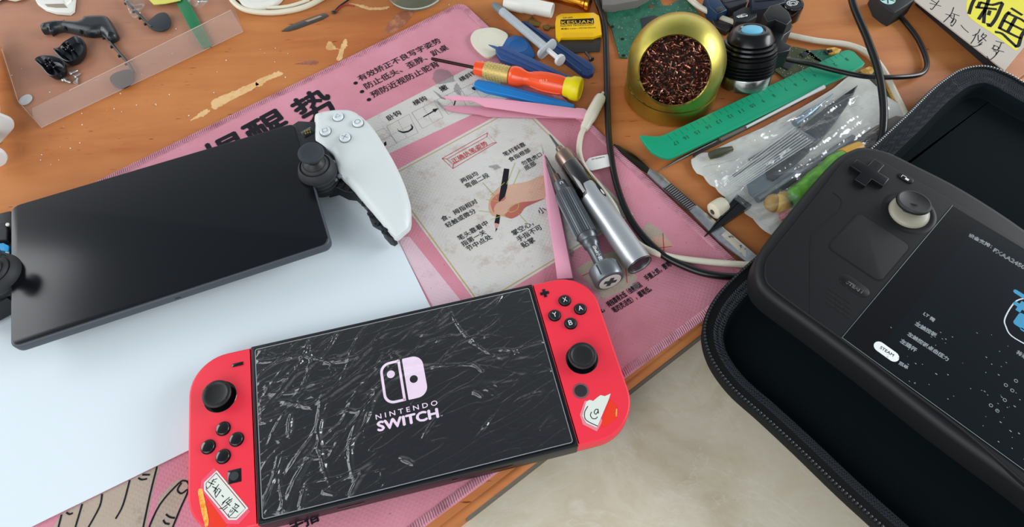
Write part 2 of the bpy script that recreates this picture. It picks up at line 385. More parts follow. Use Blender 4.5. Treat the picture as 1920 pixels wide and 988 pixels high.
# ================================================================== pink desk mat
TH = .5762; MB = G(905, 20, 0)
t = T('desk_mat', 'worn pink cloth desk mat printed with posture rules, stitched all round', 'mat', (MB.x, MB.y, 0), TH)
PINK = cloth_material('pink_cloth', 'CC8798', 'BC7480', 'AD7274', gr=(.58, .85)); HEM = mat('pink_thread', 'C48A98', .8, var=(80, 'A66E7A', .45, .65)); GREY = cloth_material('printed_grey', 'C9C6C2', 'BCB8B1', '97806E', gr=(.52, .8))
pt = lambda x, y: t.to(x, y, 2)
ty = .5 * (pt(200, 329).y + pt(814, 30).y); rx = .5 * (pt(940, 76).x + pt(1382, 486).x); by = .5 * (pt(1166, 714).y + pt(1318, 599).y)
Lx = -760; PM = rrect(rx - Lx, ty - by, [9, 5, 5, 12], 6, (rx + Lx) / 2, (ty + by) / 2)
b = B(); b.prism(PM, .05, 2, .6); t.part('cloth', b, PINK)
# stitched edge: a band of slanted threads round the rim
b = B(); b2 = B(); n = len(PM); P = ccw(PM); Lp = P + [P[0]]; acc = 0
IN = inset(P, 5.2); b.rings([[(x, y, 2.02) for x, y in P], [(x, y, 2.35) for x, y in inset(P, .8)], [(x, y, 2.3) for x, y in inset(P, 4.6)], [(x, y, 2.0) for x, y in IN]], False, False)
random.seed(1); s_ = 0
for i in range(n):
    A = Vector(Lp[i]); C = Vector(Lp[i + 1]); L = (C - A).length
    if L < 1e-5: continue
    e = (C - A) / L; q = Vector((-e.y, e.x)); u = 0
    while u < L:
        p = A + e * u
        if p.x > -520:
            j = random.uniform(-.25, .25)
            b2.tube([Vector((*(p + q * .0), 1.7)), Vector((*(p + q * .8 + e * .2), 2.55)), Vector((*(p + q * (3.6 + j) + e * 1.0), 2.5)), Vector((*(p + q * (4.9 + j) + e * 1.3), 2.0))], .5, 4)
        u += 1.45
t.part('hem_band', b, HEM); t.part('stitching', b2, HEM, smooth=0)
Z = 2.0
def dec(P, m, name, dz=.06, sm=False, label=None):
    b = B(); Q = t.xy(P, Z)
    if sm: Q = smooth_loop(Q)
    b.flat(Q, Z + dz); return t.part(name, b, m, label=label)
dec([(560, 291), (905, 114), (958, 181), (640, 330)], GREY, 'printed_strip')
dec([(719, 332), (975, 193), (1188, 402), (900, 577)], GREY, 'printed_panel')
dec([(742, 446), (768, 444), (866, 566), (820, 590)], cloth_material('pale_print', 'D3B7C0', 'C9A6B2', 'A98A8C'), 'pale_band')
dec([(60, 1050), (116, 962), (300, 872), (285, 930), (262, 1050)], cloth_material('beige_print', 'AE9F90', 'A39283', '80705F'), 'drawing_ground')
dec([(262, 1050), (300, 930), (330, 900), (352, 897), (356, 910), (330, 975), (310, 1050)], MATS['beige_print'], 'drawing_thumb', .05)
dec([(1195, 445), (1214, 416), (1243, 434), (1264, 463), (1240, 470), (1200, 475)], MATS['beige_print'], 'photo_print')
dec([(1080, 505), (1110, 485), (1150, 470), (1195, 520), (1185, 538), (1130, 562), (1112, 540)], MATS['beige_print'], 'photo_print')
SK = cloth_material('printed_skin', 'C9A48F', 'B98C78', 'A57563'); SKR = cloth_material('printed_skin_shadow', 'A9574E', 'B06A5E', '8E4840')
dec([(1218, 450), (1240, 443), (1262, 462), (1235, 468), (1210, 462)], SK, 'photo_hand', .09, True)
gold = mat('gold_print', 'B39B6A', .6); b = B()
for A, C in (((727, 333), (974, 199)), ((974, 199), (1180, 402)), ((1180, 402), (900, 570)), ((900, 570), (727, 333))): t.stroke(b, [A, C], .9, Z + .1)
t.part('gold_border', b, gold)
# hand holding a pencil, printed
dec([(924, 405), (916, 392), (920, 370), (938, 352), (962, 345), (990, 340), (1020, 330), (1024, 368), (1000, 378), (982, 386), (968, 400), (950, 408), (938, 404)], SK, 'printed_hand', .1, True)
dec([(945, 402), (956, 390), (975, 380), (1000, 377), (1022, 372), (1000, 382), (984, 390), (975, 402), (958, 410)], SKR, 'printed_shadow', .13, True)
dec([(920, 380), (930, 366), (942, 362), (948, 372), (934, 384), (926, 398)], SKR, 'printed_shadow', .13, True)
dec([(926, 392), (934, 380), (950, 378), (956, 390), (946, 402), (932, 402)], SK, 'printed_hand', .16, True)
b = B()
for P in ([(945, 316), (955, 317), (951, 352), (947, 368), (936, 379), (935, 374)], [(931, 402), (938, 404), (936, 420), (927, 418)], [(930, 428), (933, 429), (929, 435)]): b.flat(t.xy(P, Z), Z + .17)
t.part('printed_pencil', b, INK)
dec([(927, 418), (936, 420), (930, 433)], mat('pencil_wood_print', 'C58A80', .8), 'pencil_point', .17)
b = B()
for P in ([(946, 342), (920, 366)], [(905, 342), (932, 372)], [(912, 374), (935, 378)], [(898, 395), (926, 398)], [(920, 412), (948, 402)], [(966, 305), (950, 345)], [(975, 318), (963, 345)], [(972, 400), (990, 420)]): t.stroke(b, P, .35, Z + .2)
t.stroke(b, [(952, 393), (960, 385), (972, 382), (970, 392), (958, 398), (952, 393)], .5, Z + .2)
t.part('pointer_line', b, mat('lime_print', 'A9A845', .8))
# texts
b = B()
for s_, A, C in (('有效矫正不良写字姿势', (676, 153), (829, 79)), ('防止低头、歪脖、趴桌', (688, 168), (843, 92)), ('预防近视防止驼背', (700, 184), (826, 123)),
                 ('卧钩', (730, 227), (754, 214)), ('横钩', (778, 199), (802, 187)), ('撇', (829, 173), (842, 166)), ('横斜钩', (865, 154), (897, 137)),
                 ('笔杆斜靠', (947, 294), (987, 273)), ('食指根部', (957, 304), (996, 284)), ('勿靠虎口', (981, 311), (1018, 292)), ('底部', (987, 320), (1007, 309)),
                 ('两指均', (867, 344), (898, 328)), ('弯曲二段', (876, 354), (919, 331)), ('食、拇指相对', (831, 416), (897, 380)), ('轻触或微分', (839, 428), (894, 398)),
                 ('笔头靠着中', (862, 452), (917, 421)), ('指第一关', (869, 463), (913, 438)), ('节中点处', (878, 472), (924, 447)), ('掌空心，', (964, 443), (1002, 422)), ('手指不可', (973, 454), (1018, 429)), ('贴掌', (982, 466), (1005, 453)), ('小', (1013, 403), (1026, 396))):
    t.line(b, s_, A, C, Z + .22, .012)
t.part('printed_text', b, INK)
b = B()
for s_, A, C, h in (('拇指靠得太低（会影响运', (1143, 577), (1206, 537), 4.6), ('笔的灵活性），握笔低。', (1153, 588), (1224, 545), 4.6), ('手握上抓，要笔低，向', (1214, 528), (1280, 486), 4.6), ('捏低，', (1117, 594), (1136, 584), 4.4)): t.line(b, s_, A, C, Z + .22, .03, h)
t.part('small_text', b, INK)
b = B(); t.line(b, '手指', (545, 1002), (600, 977), Z + .22, .03); t.part('caption', b, INK)
for s_, A, C in (('势', (578, 240), (642, 204)), ('醒', (488, 288), (560, 248)), ('提', (405, 330), (480, 292))): b = B(); t.line(b, s_, A, C, Z + .22, .024, 33); t.part('headline_character', b, INK)
b = B()
for p in ((667, 156), (679, 172), (692, 187)): q = t.to(*p, Z); b.flat(circle(1.7, 14, q.x, q.y), Z + .22)
t.part('bullet', b, INK)
b = B(); t.line(b, '正确执笔姿势', (851, 307), (916, 271), Z + .22, .008)
for P in ([(829, 297), (914, 249), (931, 267), (849, 316), (829, 297)], [(838, 298), (913, 256), (924, 268), (850, 308), (838, 298)], [(829, 297), (838, 298)], [(914, 249), (913, 256)], [(931, 267), (924, 268)], [(849, 316), (850, 308)]): t.stroke(b, P, .45, Z + .2, smooth=False)
t.part('red_title', b, REDINK)
b = B()
for Q in ([(725, 237), (767, 214), (784, 249), (742, 268)], [(772, 211), (814, 190), (831, 220), (792, 241)], [(819, 187), (857, 169), (874, 197), (841, 215)], [(864, 167), (905, 148), (925, 174), (882, 195)], [(670, 263), (720, 240), (745, 268), (700, 292)]):
    t.stroke(b, Q + [Q[0]], .25, Z + .12, smooth=False)
    mid = lambda i, j: ((Q[i][0] + Q[j][0]) / 2, (Q[i][1] + Q[j][1]) / 2)
    for A, C in ((mid(0, 1), mid(2, 3)), (mid(1, 2), mid(3, 0))):
        for k in range(9):
            u, v = k / 9, (k + .55) / 9; t.stroke(b, [(A[0] + (C[0] - A[0]) * u, A[1] + (C[1] - A[1]) * u), (A[0] + (C[0] - A[0]) * v, A[1] + (C[1] - A[1]) * v)], .25, Z + .12)
t.part('practice_grid', b, mat('grid_ink', '6E6A68', .8))
b = B()
b.flat(t.xy([(744, 240), (748, 245), (756, 247), (766, 245), (772, 240), (770, 232), (775, 238), (774, 243), (766, 248), (756, 250), (748, 247)], Z), Z + .2)
b.flat(t.xy([(793, 219), (812, 208), (811, 205), (822, 203), (816, 211), (814, 209), (795, 220)], Z), Z + .2)
b.flat(t.xy([(853, 188), (855, 189), (853, 196), (849, 201), (851, 195)], Z), Z + .2); b.flat(t.xy([(884, 165), (893, 160), (891, 170), (886, 168)], Z), Z + .2); b.flat(t.xy([(720, 268), (724, 265), (725, 272), (721, 275)], Z), Z + .2)
t.part('brush_stroke', b, INK)
# line drawing of a hand
b = B(); c_ = lambda x, y: (x * .3521, 640 + y * .3521)
for P in ([(327, 925), (308, 1000)], [(437, 868), (398, 1000)], [(543, 815), (530, 880), (465, 1000)], [(690, 742), (655, 870), (617, 942)], [(835, 670), (800, 810), (760, 1000)],
          [(785, 1010), (850, 870), (950, 757), (985, 742), (1005, 760), (1000, 800), (960, 890), (915, 1000)], [(965, 755), (945, 790), (965, 810), (995, 790)], [(738, 728), (755, 736), (780, 732)], [(760, 710), (795, 710)], [(355, 912), (370, 920), (385, 915)], [(885, 922), (905, 936), (928, 940)], [(870, 953), (880, 968), (900, 972)]):
    t.stroke(b, [c_(*p) for p in P], 1.0, Z + .2)
t.part('line_drawing', b, INK)
for P in ([(1243, 437), (1245, 470)], [(1225, 466), (1260, 462)], [(1173, 500), (1176, 530)], [(1092, 517), (1130, 500)]): b = B(); t.stroke(b, P, .5, Z + .2); t.part('red_line', b, REDINK)
dk = mat('grime', '77797B', .9, alpha=.38)
for P in ([(812, 150), (815, 134), (830, 130), (848, 140), (852, 152), (838, 156), (822, 158)], [(850, 168), (856, 156), (862, 164), (866, 176), (858, 178)], [(917, 312), (932, 309), (940, 314), (926, 318)], [(1058, 475), (1065, 468), (1076, 471), (1072, 482)], [(1187, 532), (1194, 530), (1197, 545), (1189, 548)]):
    Q = smooth_loop(t.xy(P, Z), 8); b = B(); b.flat([(x + 1.5 * noise.noise(Vector((x * .5, y * .5, 2))), y + 1.5 * noise.noise(Vector((x * .5, y * .5, 8)))) for x, y in Q], Z + .24); t.part('grey_stain', b, dk)

# ================================================================== sheet of paper
b = B(); P = gp([(630, 214), (-170, 574), (-170, 1100), (826, 614)], 2.6); C = [Vector(p) for p in P]; nx, ny = 60, 36; vs = []; fs = []
for j in range(ny + 1):
    for i in range(nx + 1):
        u, v = i / nx, j / ny; p = C[0].lerp(C[1], u).lerp(C[3].lerp(C[2], u), v)
        vs.append((p.x, p.y, 2.75 + .25 * noise.noise(Vector((p.x * .02, p.y * .02, 0))) + .12 * noise.noise(Vector((p.x * .07, p.y * .05, 5)))))
for j in range(ny):
    for i in range(nx): a = j * (nx + 1) + i; fs.append((a, a + 1, a + nx + 2, a + nx + 1))
b.add(vs, fs)
solo('paper_sheet', b, mat('white_paper', 'D3DDE2', .75, spec=.3, bump=(900, .08)), (C[0].x, C[0].y, 2.4), 'plain white sheet of paper under both handheld consoles', 'paper', smooth=180)

# ================================================================== handheld console with red controllers
ZT = 15.5
RED = mat('coral_red_plastic', 'E62E41', .42, bump=(3500, .06)); SCR = mat('black_screen_glass', '06070C', .1)
t = T('handheld_game_console', 'game console with coral red side controllers and a wrinkled clear film over its screen', 'game console', (-63., 129.3, 2.6), .1841)
z = lambda v: v - 2.6
X = 85.5; H = 102.
b = B(); b.prism(rrect(2 * X, H, 1.2, 3), 0, z(ZT), .6, 3, .8); tab = t.part('tablet_body', b, BLK)
b = B(); b.prism(rrect(2 * X - 2.5, H - 3, 2, 4), z(ZT) - .1, z(ZT) + .25, .2, 2); t.part('screen', b, SCR, tab)
b = B()
for a, w_ in (((.5, -1), 12), ((.2, -1), 3), ((-.45, -1), 14)): b.box(a[0] * X, -H / 2 - .05, z(10), w_, .5, 1.2)
t.part('edge_slot', b, GLOSSB, tab)
# logo on the screen
LG = mat('screen_logo', 'E8D3E6', .5, emit=('E9D2E6', .18)); b = B(); zz = ZT + .32
def xy(a, c, h=ZT): v = t.to(a, c, h); return v.x, v.y
lx, ly = xy(735, 715); rx2, ry = xy(775, 710)
q0 = xy(713, 700); q1 = xy(753, 697); wl = q1[0] - q0[0]; hh = xy(738, 677)[1] - xy(742, 756)[1]; cxl = (q0[0] + q1[0]) / 2; cyl = (xy(738, 677)[1] + xy(742, 756)[1]) / 2
o = ccw(rrect(wl, hh, [.3, 6, 6, .3], 8, cxl, cyl)); i_ = inset(o, 1.5); b.rings([[(x, y, z(zz)) for x, y in o], [(x, y, z(zz)) for x, y in i_]], False, False)
dx, dy = xy(733, 702); b.flat(circle(2.3, 24, dx, dy), z(zz))
q0 = xy(758, 700); q1 = xy(796, 697); wr = q1[0] - q0[0]; cxr = (q0[0] + q1[0]) / 2; hx, hy = xy(776, 711)
o = ccw(rrect(wr, hh, [6, .3, .3, 6], 8, cxr, cyl)); 
def hit(a):
    best = 0; ux, uy = math.cos(a), math.sin(a)
    for k in range(len(o)):
        p, q_ = o[k - 1], o[k]; ex, ey = q_[0] - p[0], q_[1] - p[1]; den = ux * ey - uy * ex
        if abs(den) < 1e-9: continue
        s_ = ((p[0] - hx) * ey - (p[1] - hy) * ex) / den; v_ = ((p[0] - hx) * uy - (p[1] - hy) * ux) / den
        if s_ > 0 and -1e-6 <= v_ <= 1 + 1e-6: best = max(best, s_)
    return best
ang = [k / 180 * 2 * PI for k in range(180)]
b.rings([[(hx + hit(a) * math.cos(a), hy + hit(a) * math.sin(a), z(zz)) for a in ang], [(hx + 2.3 * math.cos(a), hy + 2.3 * math.sin(a), z(zz)) for a in ang]], False, False)
t.line(b, 'N I N T E N D O', (705, 787), (821, 759), zz, .012, 2.9); t.line(b, 'SWITCH', (708, 810), (824, 783), zz, .04, 5.9); t.line(b, 'TM', (826, 781), (830, 780), zz)
t.part('screen_logo', b, LG, tab, smooth=0)
# wrinkled protective film over the screen
b = B(); nx, ny = 400, 240; vs = []; fs = []; W_, H_ = 2 * X - 6, H - 5.5; random.seed(5)
crs = []
for k in range(85):
    if k < 26: x = random.uniform(-80, 10); y = random.uniform(5, 46); a = random.uniform(.0, .75); l = random.uniform(10, 38)
    elif k < 40: x = random.uniform(-80, -30); y = random.uniform(-44, 10); a = random.uniform(.5, 1.6); l = random.uniform(8, 32)
    elif k < 55: x = random.uniform(20, 80); y = random.uniform(-10, 46); a = random.uniform(-.4, .8); l = random.uniform(6, 22)
    else: x = random.uniform(-80, 80); y = random.uniform(-46, 46); a = random.uniform(-1, 1.4); l = random.uniform(4, 12)
    crs.append((x, y, math.cos(a), math.sin(a), l, random.uniform(.7, 1.9), random.uniform(-.02, .02), random.uniform(.7, 1.7)))
crs += [(-62, -30, .55, .83, 42, 1.5, -.008, 1.5), (-72, -38, -.1, 1, 14, 1.0, 0, 1.0), (-40, 18, .95, .3, 45, .9, .01, .9), (20, 12, .98, -.1, 50, .9, -.006, .9), (40, 25, .5, -.85, 26, .8, .01, 1.1)]
for j in range(ny + 1):
    for i in range(nx + 1):
        x = -W_ / 2 + W_ * i / nx; y = -H_ / 2 + H_ * j / ny; h = 0
        for cx_, cy_, ca, sa, l, wd, cur, am in crs:
            u = (x - cx_) * ca + (y - cy_) * sa
            if abs(u) < l:
                v = -(x - cx_) * sa + (y - cy_) * ca - cur * u * u; v /= wd
                if abs(v) < 3: h += am * 1.0 * math.exp(-v * v) * (1 - (u / l) ** 2)
        nn = noise.noise(Vector((x * .10, y * .22, 1))); h += .35 * max(0, 1 - abs(nn) * 9) * (.5 + noise.noise(Vector((x * .03, y * .03, 7))))
        if y < 8 - x * .1 and noise.noise(Vector((x * .05, y * .08, 4))) > .08: h += .7 * max(0, noise.noise(Vector((x * .6, y * .6, 2))) - .34)
        h += .5 * max(0, 1 - abs(noise.noise(Vector(((x * .9 + y * .3) * .035, (y * .95 - x * .3) * .16, 11)))) * 14)
        e = min(1, min(W_ / 2 - abs(x), H_ / 2 - abs(y)) / 1.5)
        vs.append((x, y, z(ZT) + .45 + min(2.2, max(0, h)) * e))
for j in range(ny):
    for i in range(nx): a = j * (nx + 1) + i; fs.append((a, a + 1, a + nx + 2, a + nx + 1))
b.add(vs, fs); t.part('protective_film', b, film_material('wrinkled_film', (.97, .97, .97), .008, .12, (.75, .75, .72), .42), tab, smooth=180)
b = B(); o = ccw(rrect(W_ + .6, H_ + .6, 1.5, 4)); b.rings([[(x, y, z(ZT) + .3) for x, y in o], [(x, y, z(ZT) + .62) for x, y in o], [(x, y, z(ZT) + .62) for x, y in inset(o, .4)], [(x, y, z(ZT) + .3) for x, y in inset(o, .4)]], False, False)
t.part('film_edge', b, mat('film_edge', 'B9BCC0', .2, alpha=.5), tab)
# side controllers
def joycon(side):
    s = side; cx_ = s * (X + 17.1)
    rad = [22, .8, .8, 24] if s > 0 else [.8, 22, 24, .8]
    b = B(); b.prism(rrect(36.6, H - .5, rad, 12, cx_, -.2), z(4.2), z(ZT) + .2, 1.5, 5, .6); j = t.part('side_controller', b, RED, label='coral red controller on the %s side of the screen' % ('right' if s > 0 else 'left'))
    b = B(); b.prism(rrect(34.4, H - 1.4, [r * .96 for r in rad], 12, cx_ - s * .2, -.2), 0, z(4.6), .3); t.part('back_cover', b, BLK, j)
    b = B()
    ro = 22.9; ccx = s * (X + 35.4 - 22); ccy = H / 2 - .45 - 22; A = [PI / 2 + .75, -.12] if s > 0 else [PI / 2 - .75, PI + .12]
    R = [(ccx + ro * math.cos(A[0] + (A[1] - A[0]) * k / 20), ccy + ro * math.sin(A[0] + (A[1] - A[0]) * k / 20)) for k in range(21)]
    R2 = [(ccx + 19 * math.cos(A[0] + (A[1] - A[0]) * k / 20), ccy + 19 * math.sin(A[0] + (A[1] - A[0]) * k / 20)) for k in range(20, -1, -1)]
    b.prism(R + R2, z(5), z(11.5), .5); t.part('shoulder_button', b, GLOSSB, j)
    return j
jr = joycon(1); jl = joycon(-1)
def button(j, p, r, h, m, name, letter=None, base=ZT + .2):
    x, y = xy(*p); b = B(); b.lathe([(r + .55, z(base) - .1), (r + .55, z(base) + .02), (r + .1, z(base) + .04)], 28, Matrix.Translation((x, y, 0))); t.part('button_ring', b, GLOSSB, j)
    b = B(); b.lathe([(r, z(base) - .5), (r, z(base) + h - .5), (r - .15, z(base) + h - .2), (r - .5, z(base) + h), (0, z(base) + h + .12)], 32, Matrix.Translation((x, y, 0))); o = t.part(name, b, m, j)
    if letter:
        b = B(); b.text(letter, Matrix.Translation((x - 1.35, y - 1.5, z(base) + h + .16)), .0, (2.6 if letter != 'B' else 2.2, 3.0)); bb = LOGOW
        t.part('letter', b, bb, j, smooth=0)
    return o
for p, l in (((1059, 564), 'X'), ((1088, 580), 'A'), ((1040, 592), 'Y'), ((1070, 607), 'B')): button(jr, p, 3.35, 1.5, BLK, 'face_button', l)
for p in ((419, 804), (444, 824), (391, 838), (419, 856)): button(jl, p, 3.6, 1.5, GLOSSB, 'face_button')
def stick(j, p):
    x, y = xy(p[0], p[1], ZT); M = Matrix.Translation((x, y, z(ZT) + .2)); b = B()
    b.lathe([(9.4, -.1), (9.2, .12), (7.6, .1), (7.2, .1)], 40, M); t.part('stick_well', b, GLOSSB, j)
    b = B(); b.lathe([(4, -.5), (4.6, 2.4), (6.6, 3.2), (7.9, 4.0), (8.15, 4.7), (7.9, 5.4), (7.4, 5.75), (6.5, 5.8), (6.0, 5.35), (5.2, 5.1), (3, 4.85), (0, 4.75)], 44, M); o = t.part('thumbstick', b, RUB, j)
    b = B()
    for a in range(4):
        q = a * PI / 2 + .78; b.box((7.0) * math.cos(q) + x, (7.0) * math.sin(q) + y, z(ZT) + 6.0, .35, 1.1, .35, 0, q)
    t.part('grip_notch', b, DKG, o)
stick(jr, (1091, 673)); stick(jl, (413, 744))
x, y = xy(1089, 733); b = B(); b.lathe([(4.6, 0), (4.6, .15), (3.5, .2), (3.5, .05)], 32, Matrix.Translation((x, y, z(ZT) + .15))); t.part('home_ring', b, mat('grey_pink_ring', '7E4B50', .4), jr)
b = B(); b.lathe([(3.5, 0), (3.45, .35), (3.1, .45), (2.4, .35), (0, .3)], 32, Matrix.Translation((x, y, z(ZT) + .15))); t.part('home_button', b, BLKM, jr)
x, y = xy(1021, 550); b = B()
pl = [(1, 3), (-1, 3), (-1, 1), (-3, 1), (-3, -1), (-1, -1), (-1, -3), (1, -3), (1, -1), (3, -1), (3, 1), (1, 1)]
b.prism([(x + a * .9, y + c * .9) for a, c in pl], z(ZT), z(ZT) + .6, .1); t.part('plus_button', b, GLOSSB, jr)
x, y = xy(446, 683.5); b = B(); b.box(x, y, z(ZT) + .3, 6.2, 2.0, .7, .1); t.part('minus_button', b, GLOSSB, jl)
x, y = xy(440, 893); b = B(); b.box(x, y, z(ZT) + .25, 7.2, 7.2, .4, .2); o = t.part('capture_button', b, GLOSSB, jl); b = B(); b.lathe([(2.3, .4), (2.3, .65), (0, .7)], 24, Matrix.Translation((x, y, z(ZT)))); t.part('button_dimple', b, DKG, o)
def dec2(j, P, m, name, dz, label=None):
    b = B(); b.flat([xy(*p) for p in P], z(ZT) + .24 + dz); return t.part(name, b, m, j, label)
ORG = mat('orange_tape', 'E5371F', .35); OR2 = mat('amber_tape', 'E98B24', .3, var=(500, 'F2B95C', .45, .6)); PTAPE = mat('pink_clear_label', 'E8566E', .3); WL = mat('white_label', 'D6DCD3', .55); MAR = mat('maroon_line', '9A3C4B', .6)
dec2(jr, [(1143, 749), (1157, 761), (1156, 785), (1132, 802), (1127, 795)], ORG, 'orange_label', .05)
dec2(jr, [(1155, 767), (1157, 767), (1157, 781), (1154, 781)], OR2, 'amber_mark', .08)
dec2(jr, [(1096, 752), (1087, 778), (1093, 796), (1119, 809), (1130, 790), (1110, 750)], mat('pale_pink_label', 'E0808A', .4), 'label_border', .03)
dec2(jr, [(1099, 754), (1105, 750), (1112, 752), (1119, 746), (1126, 741), (1134, 743), (1145, 738), (1141, 750), (1119, 802), (1099, 793), (1092, 780), (1094, 772)], WL, 'handwritten_label', .08, 'torn white handwritten label')
b = B()
for P in ([(1102, 762), (1096, 774), (1099, 788), (1120, 799)], [(1109, 773), (1107, 779), (1111, 785), (1117, 785), (1120, 782)], [(1121, 768), (1117, 768), (1114, 773), (1117, 777), (1121, 772), (1121, 767), (1122, 775)]):
    Q = [xy(*p) for p in P]; b.ribbon([(p.x, p.y) for p in catmull([Vector(q) for q in Q], 4)], .45, z(ZT) + .36)
t.part('label_writing', b, INK, jr)
dec2(jl, [(389, 934), (403, 939), (425, 983), (412, 1000), (398, 1000), (391, 965)], ORG, 'orange_label', .03)
dec2(jl, [(402, 877), (470, 959), (448, 983), (425, 982), (376, 916), (378, 901)], PTAPE, 'label_border', .07)
dec2(jl, [(407, 882), (466, 953), (444, 975), (429, 975), (383, 920), (383, 905)], WL, 'handwritten_label', .1, 'white handwritten label')
b = B(); Q = [xy(*p) for p in [(406, 887), (461, 953), (443, 971), (431, 971), (387, 918), (387, 906)]]; b.ribbon(Q + [Q[0]], .4, z(ZT) + .38); t.part('label_frame', b, MAR, jl)
dec2(jl, [(371, 922), (374, 916), (380, 917), (384, 934), (392, 974), (391, 985), (386, 990), (378, 960)], OR2, 'amber_tape', .12)
b = B(); c_ = lambda x, y: xy(340 + x * .1296, 860 + y * .1296)
for P in ([(520, 290), (440, 325), (500, 340)], [(395, 340), (475, 375)], [(470, 300), (420, 400), (375, 440), (370, 410)], [(545, 375), (470, 480)], [(455, 405), (530, 450)], [(500, 420), (490, 520)], [(540, 430), (580, 455), (500, 565), (495, 530)], [(530, 450), (500, 500)], [(560, 470), (545, 500)], [(590, 530), (615, 555)],
          [(700, 560), (600, 640)], [(650, 600), (590, 670)], [(690, 590), (735, 610), (640, 690)], [(740, 580), (650, 640)], [(660, 640), (710, 680)], [(650, 680), (590, 725), (560, 720)], [(670, 700), (620, 740)], [(780, 650), (840, 690)], [(800, 660), (770, 700), (800, 720), (830, 690)], [(740, 710), (820, 775)], [(720, 740), (700, 775), (735, 770), (745, 745)], [(790, 740), (740, 800), (690, 845), (685, 800)]):
    b.ribbon([c_(*p) for p in P], .42, z(ZT) + .4)
t.part('label_writing', b, INK, jl)

# ================================================================== streaming handheld with white grip
t = T('streaming_handheld', 'black screened handheld with a bare white right grip, lying on the white paper', 'game console', (-219.2, 248.4, 2.6), .3197)
zb = 2.6; ZS = 25.
b = B(); b.prism(rrect(190.5, 109, 5.5, 6), 17.3 - zb, ZS - zb, 1.6, 4, 2.5); b.prism(rrect(150, 70, 9, 6), 0, 17.5 - zb, 1); body = t.part('screen_body', b, mat('slate_plastic', '3B4048', .45))
b = B(); b.prism(rrect(188.5, 107, 5.5, 6), ZS - zb - .2, ZS - zb + .35, .3); t.part('screen', b, mat('soft_screen_glass', '0C0E12', .2, spec=.42), body)
x, y, _ = t.to(337, 557, 18); b = B(); b.box(x, -54.5, 21 - zb, 3, .6, 1.2); t.part('microphone_hole', b, GLOSSB, body)
# right chassis (black inside of the grip)
b = B(); b.prism(t.xy([(548, 236), (560, 228), (592, 230), (600, 262), (625, 300), (612, 330), (590, 345), (566, 300)], 24), 10, 22.2, .5); ch = t.part('grip_chassis', b, BLK)
b = B(); b.prism(t.xy([(600, 330), (632, 322), (660, 346), (706, 402), (742, 444), (736, 449), (728, 446), (716, 433), (712, 421), (704, 417), (694, 411), (690, 402), (688, 388), (676, 374), (664, 363), (648, 361), (630, 352), (612, 357)], 14), 3, 12.4, .6); t.part('grip_frame', b, BLK)
b = B()
for p, q in (((640, 346), 4), ((654, 352), 3), ((668, 362), 4), ((684, 380), 4), ((697, 400), 5), ((708, 418), 3), ((722, 432), 4)):
    v = t.to(*p, 15); b.box(v.x, v.y, 12, q, q * .8, 2.5, .3, -.9)
    b.lathe([(1.6, 12), (1.6, 13.6), (.8, 13.6), (.8, 13)], 12, Matrix.Translation((v.x - 1, v.y - 1, 0)))
t.part('clip', b, BLKM, ch)
v = t.to(577, 248, 25); b = B(); b.box(v.x, v.y, 22.3, 8, 6, 1, .3, .3); mod = t.part('connector_board', b, GLOSSB, ch); b = B()
for k in range(6): b.sphere((v.x - 1.5 + k % 3 * 1.6, v.y - 1 + k // 3 * 2, 22.9), .55, 8)
t.part('solder_joint', b, GOLDM, mod)
v = t.to(636, 329, 22); b = B(); b.lathe([(1.6, 18), (1.6, 19.5), (0, 19.6)], 14, Matrix.Translation((v.x, v.y, 0))); b.lathe([(1.1, 18), (1.1, 19.4), (0, 19.5)], 14, Matrix.Translation((v.x - 3, v.y - 2, 0))); t.part('screw_head', b, STEEL, ch)
# white shell
SH = [(587, 231), (587, 214), (593, 208), (613, 203), (639, 201), (659, 203), (676, 213), (695, 231), (718, 265), (741, 305), (758, 344), (768, 378), (770, 404), (768, 424), (756, 436), (745, 445), (736, 442), (724, 427), (701, 398), (678, 370), (653, 339), (634, 319), (627, 305), (625, 291), (619, 282), (605, 274), (593, 266), (587, 260)]
o = t.to(640, 240, 28); e = t.to(750, 440, 16)
def zshell(x, y):
    u = ((x - o.x) * (e.x - o.x) + (y - o.y) * (e.y - o.y)) / ((e.x - o.x) ** 2 + (e.y - o.y) ** 2); u = max(0, min(1, u)); return 22.5 - 9.5 * u * u
def zpx(px, py):       # height of the shell rim at a photographed point
    zz = 27
    for _ in range(4): v = t.to(px, py, zz); zz = zshell(v.x, v.y) + zb + 1
    return zz
P = [tuple(t.to(a, c, zpx(a, c)))[:2] for a, c in SH]; P = smooth_loop(P, 3)
b = B(); b.pillow(P, 13, lambda x, y: zshell(x, y) - 3.0, 2.6, 11, 6.0)
WS = mat('white_shell', 'CBD1D0', .38, bump=(3000, .03)); sh = t.part('grip_shell', b, WS, smooth=70)
b = B()
zc = 25.5 + zb
def pb(p, r=3.7):
    v = t.to(*p, zc + .6); b = B(); M = Matrix.Translation((v.x, v.y, 0)); b.lathe([(r + .55, 24.9), (r + .5, 25.75), (r + .05, 25.8)], 28, M); t.part('button_gap', b, mat('grey_gap', '77807F', .5), sh)
    b = B(); b.lathe([(r, 24), (r, 26.6), (r - .4, 27.1), (r - 1, 27.25), (0, 27.3)], 32, M); bt = t.part('face_button', b, mat('clear_white_button', 'CDD6D8', .12, coat=.6), sh); return v, bt
def sym(v, bt, P):
    b = B(); b.ribbon([(v.x + a, v.y + c) for a, c in P[0]], .32, 27.36)
    for q in P[1:]: b.ribbon([(v.x + a, v.y + c) for a, c in q], .32, 27.36)
    t.part('symbol', b, mat('grey_symbol', '6E7679', .6), bt)
v, bt = pb((634, 219)); sym(v, bt, [[(-1.8, -1.1), (1.8, -1.1), (0, 1.9), (-1.8, -1.1)]])
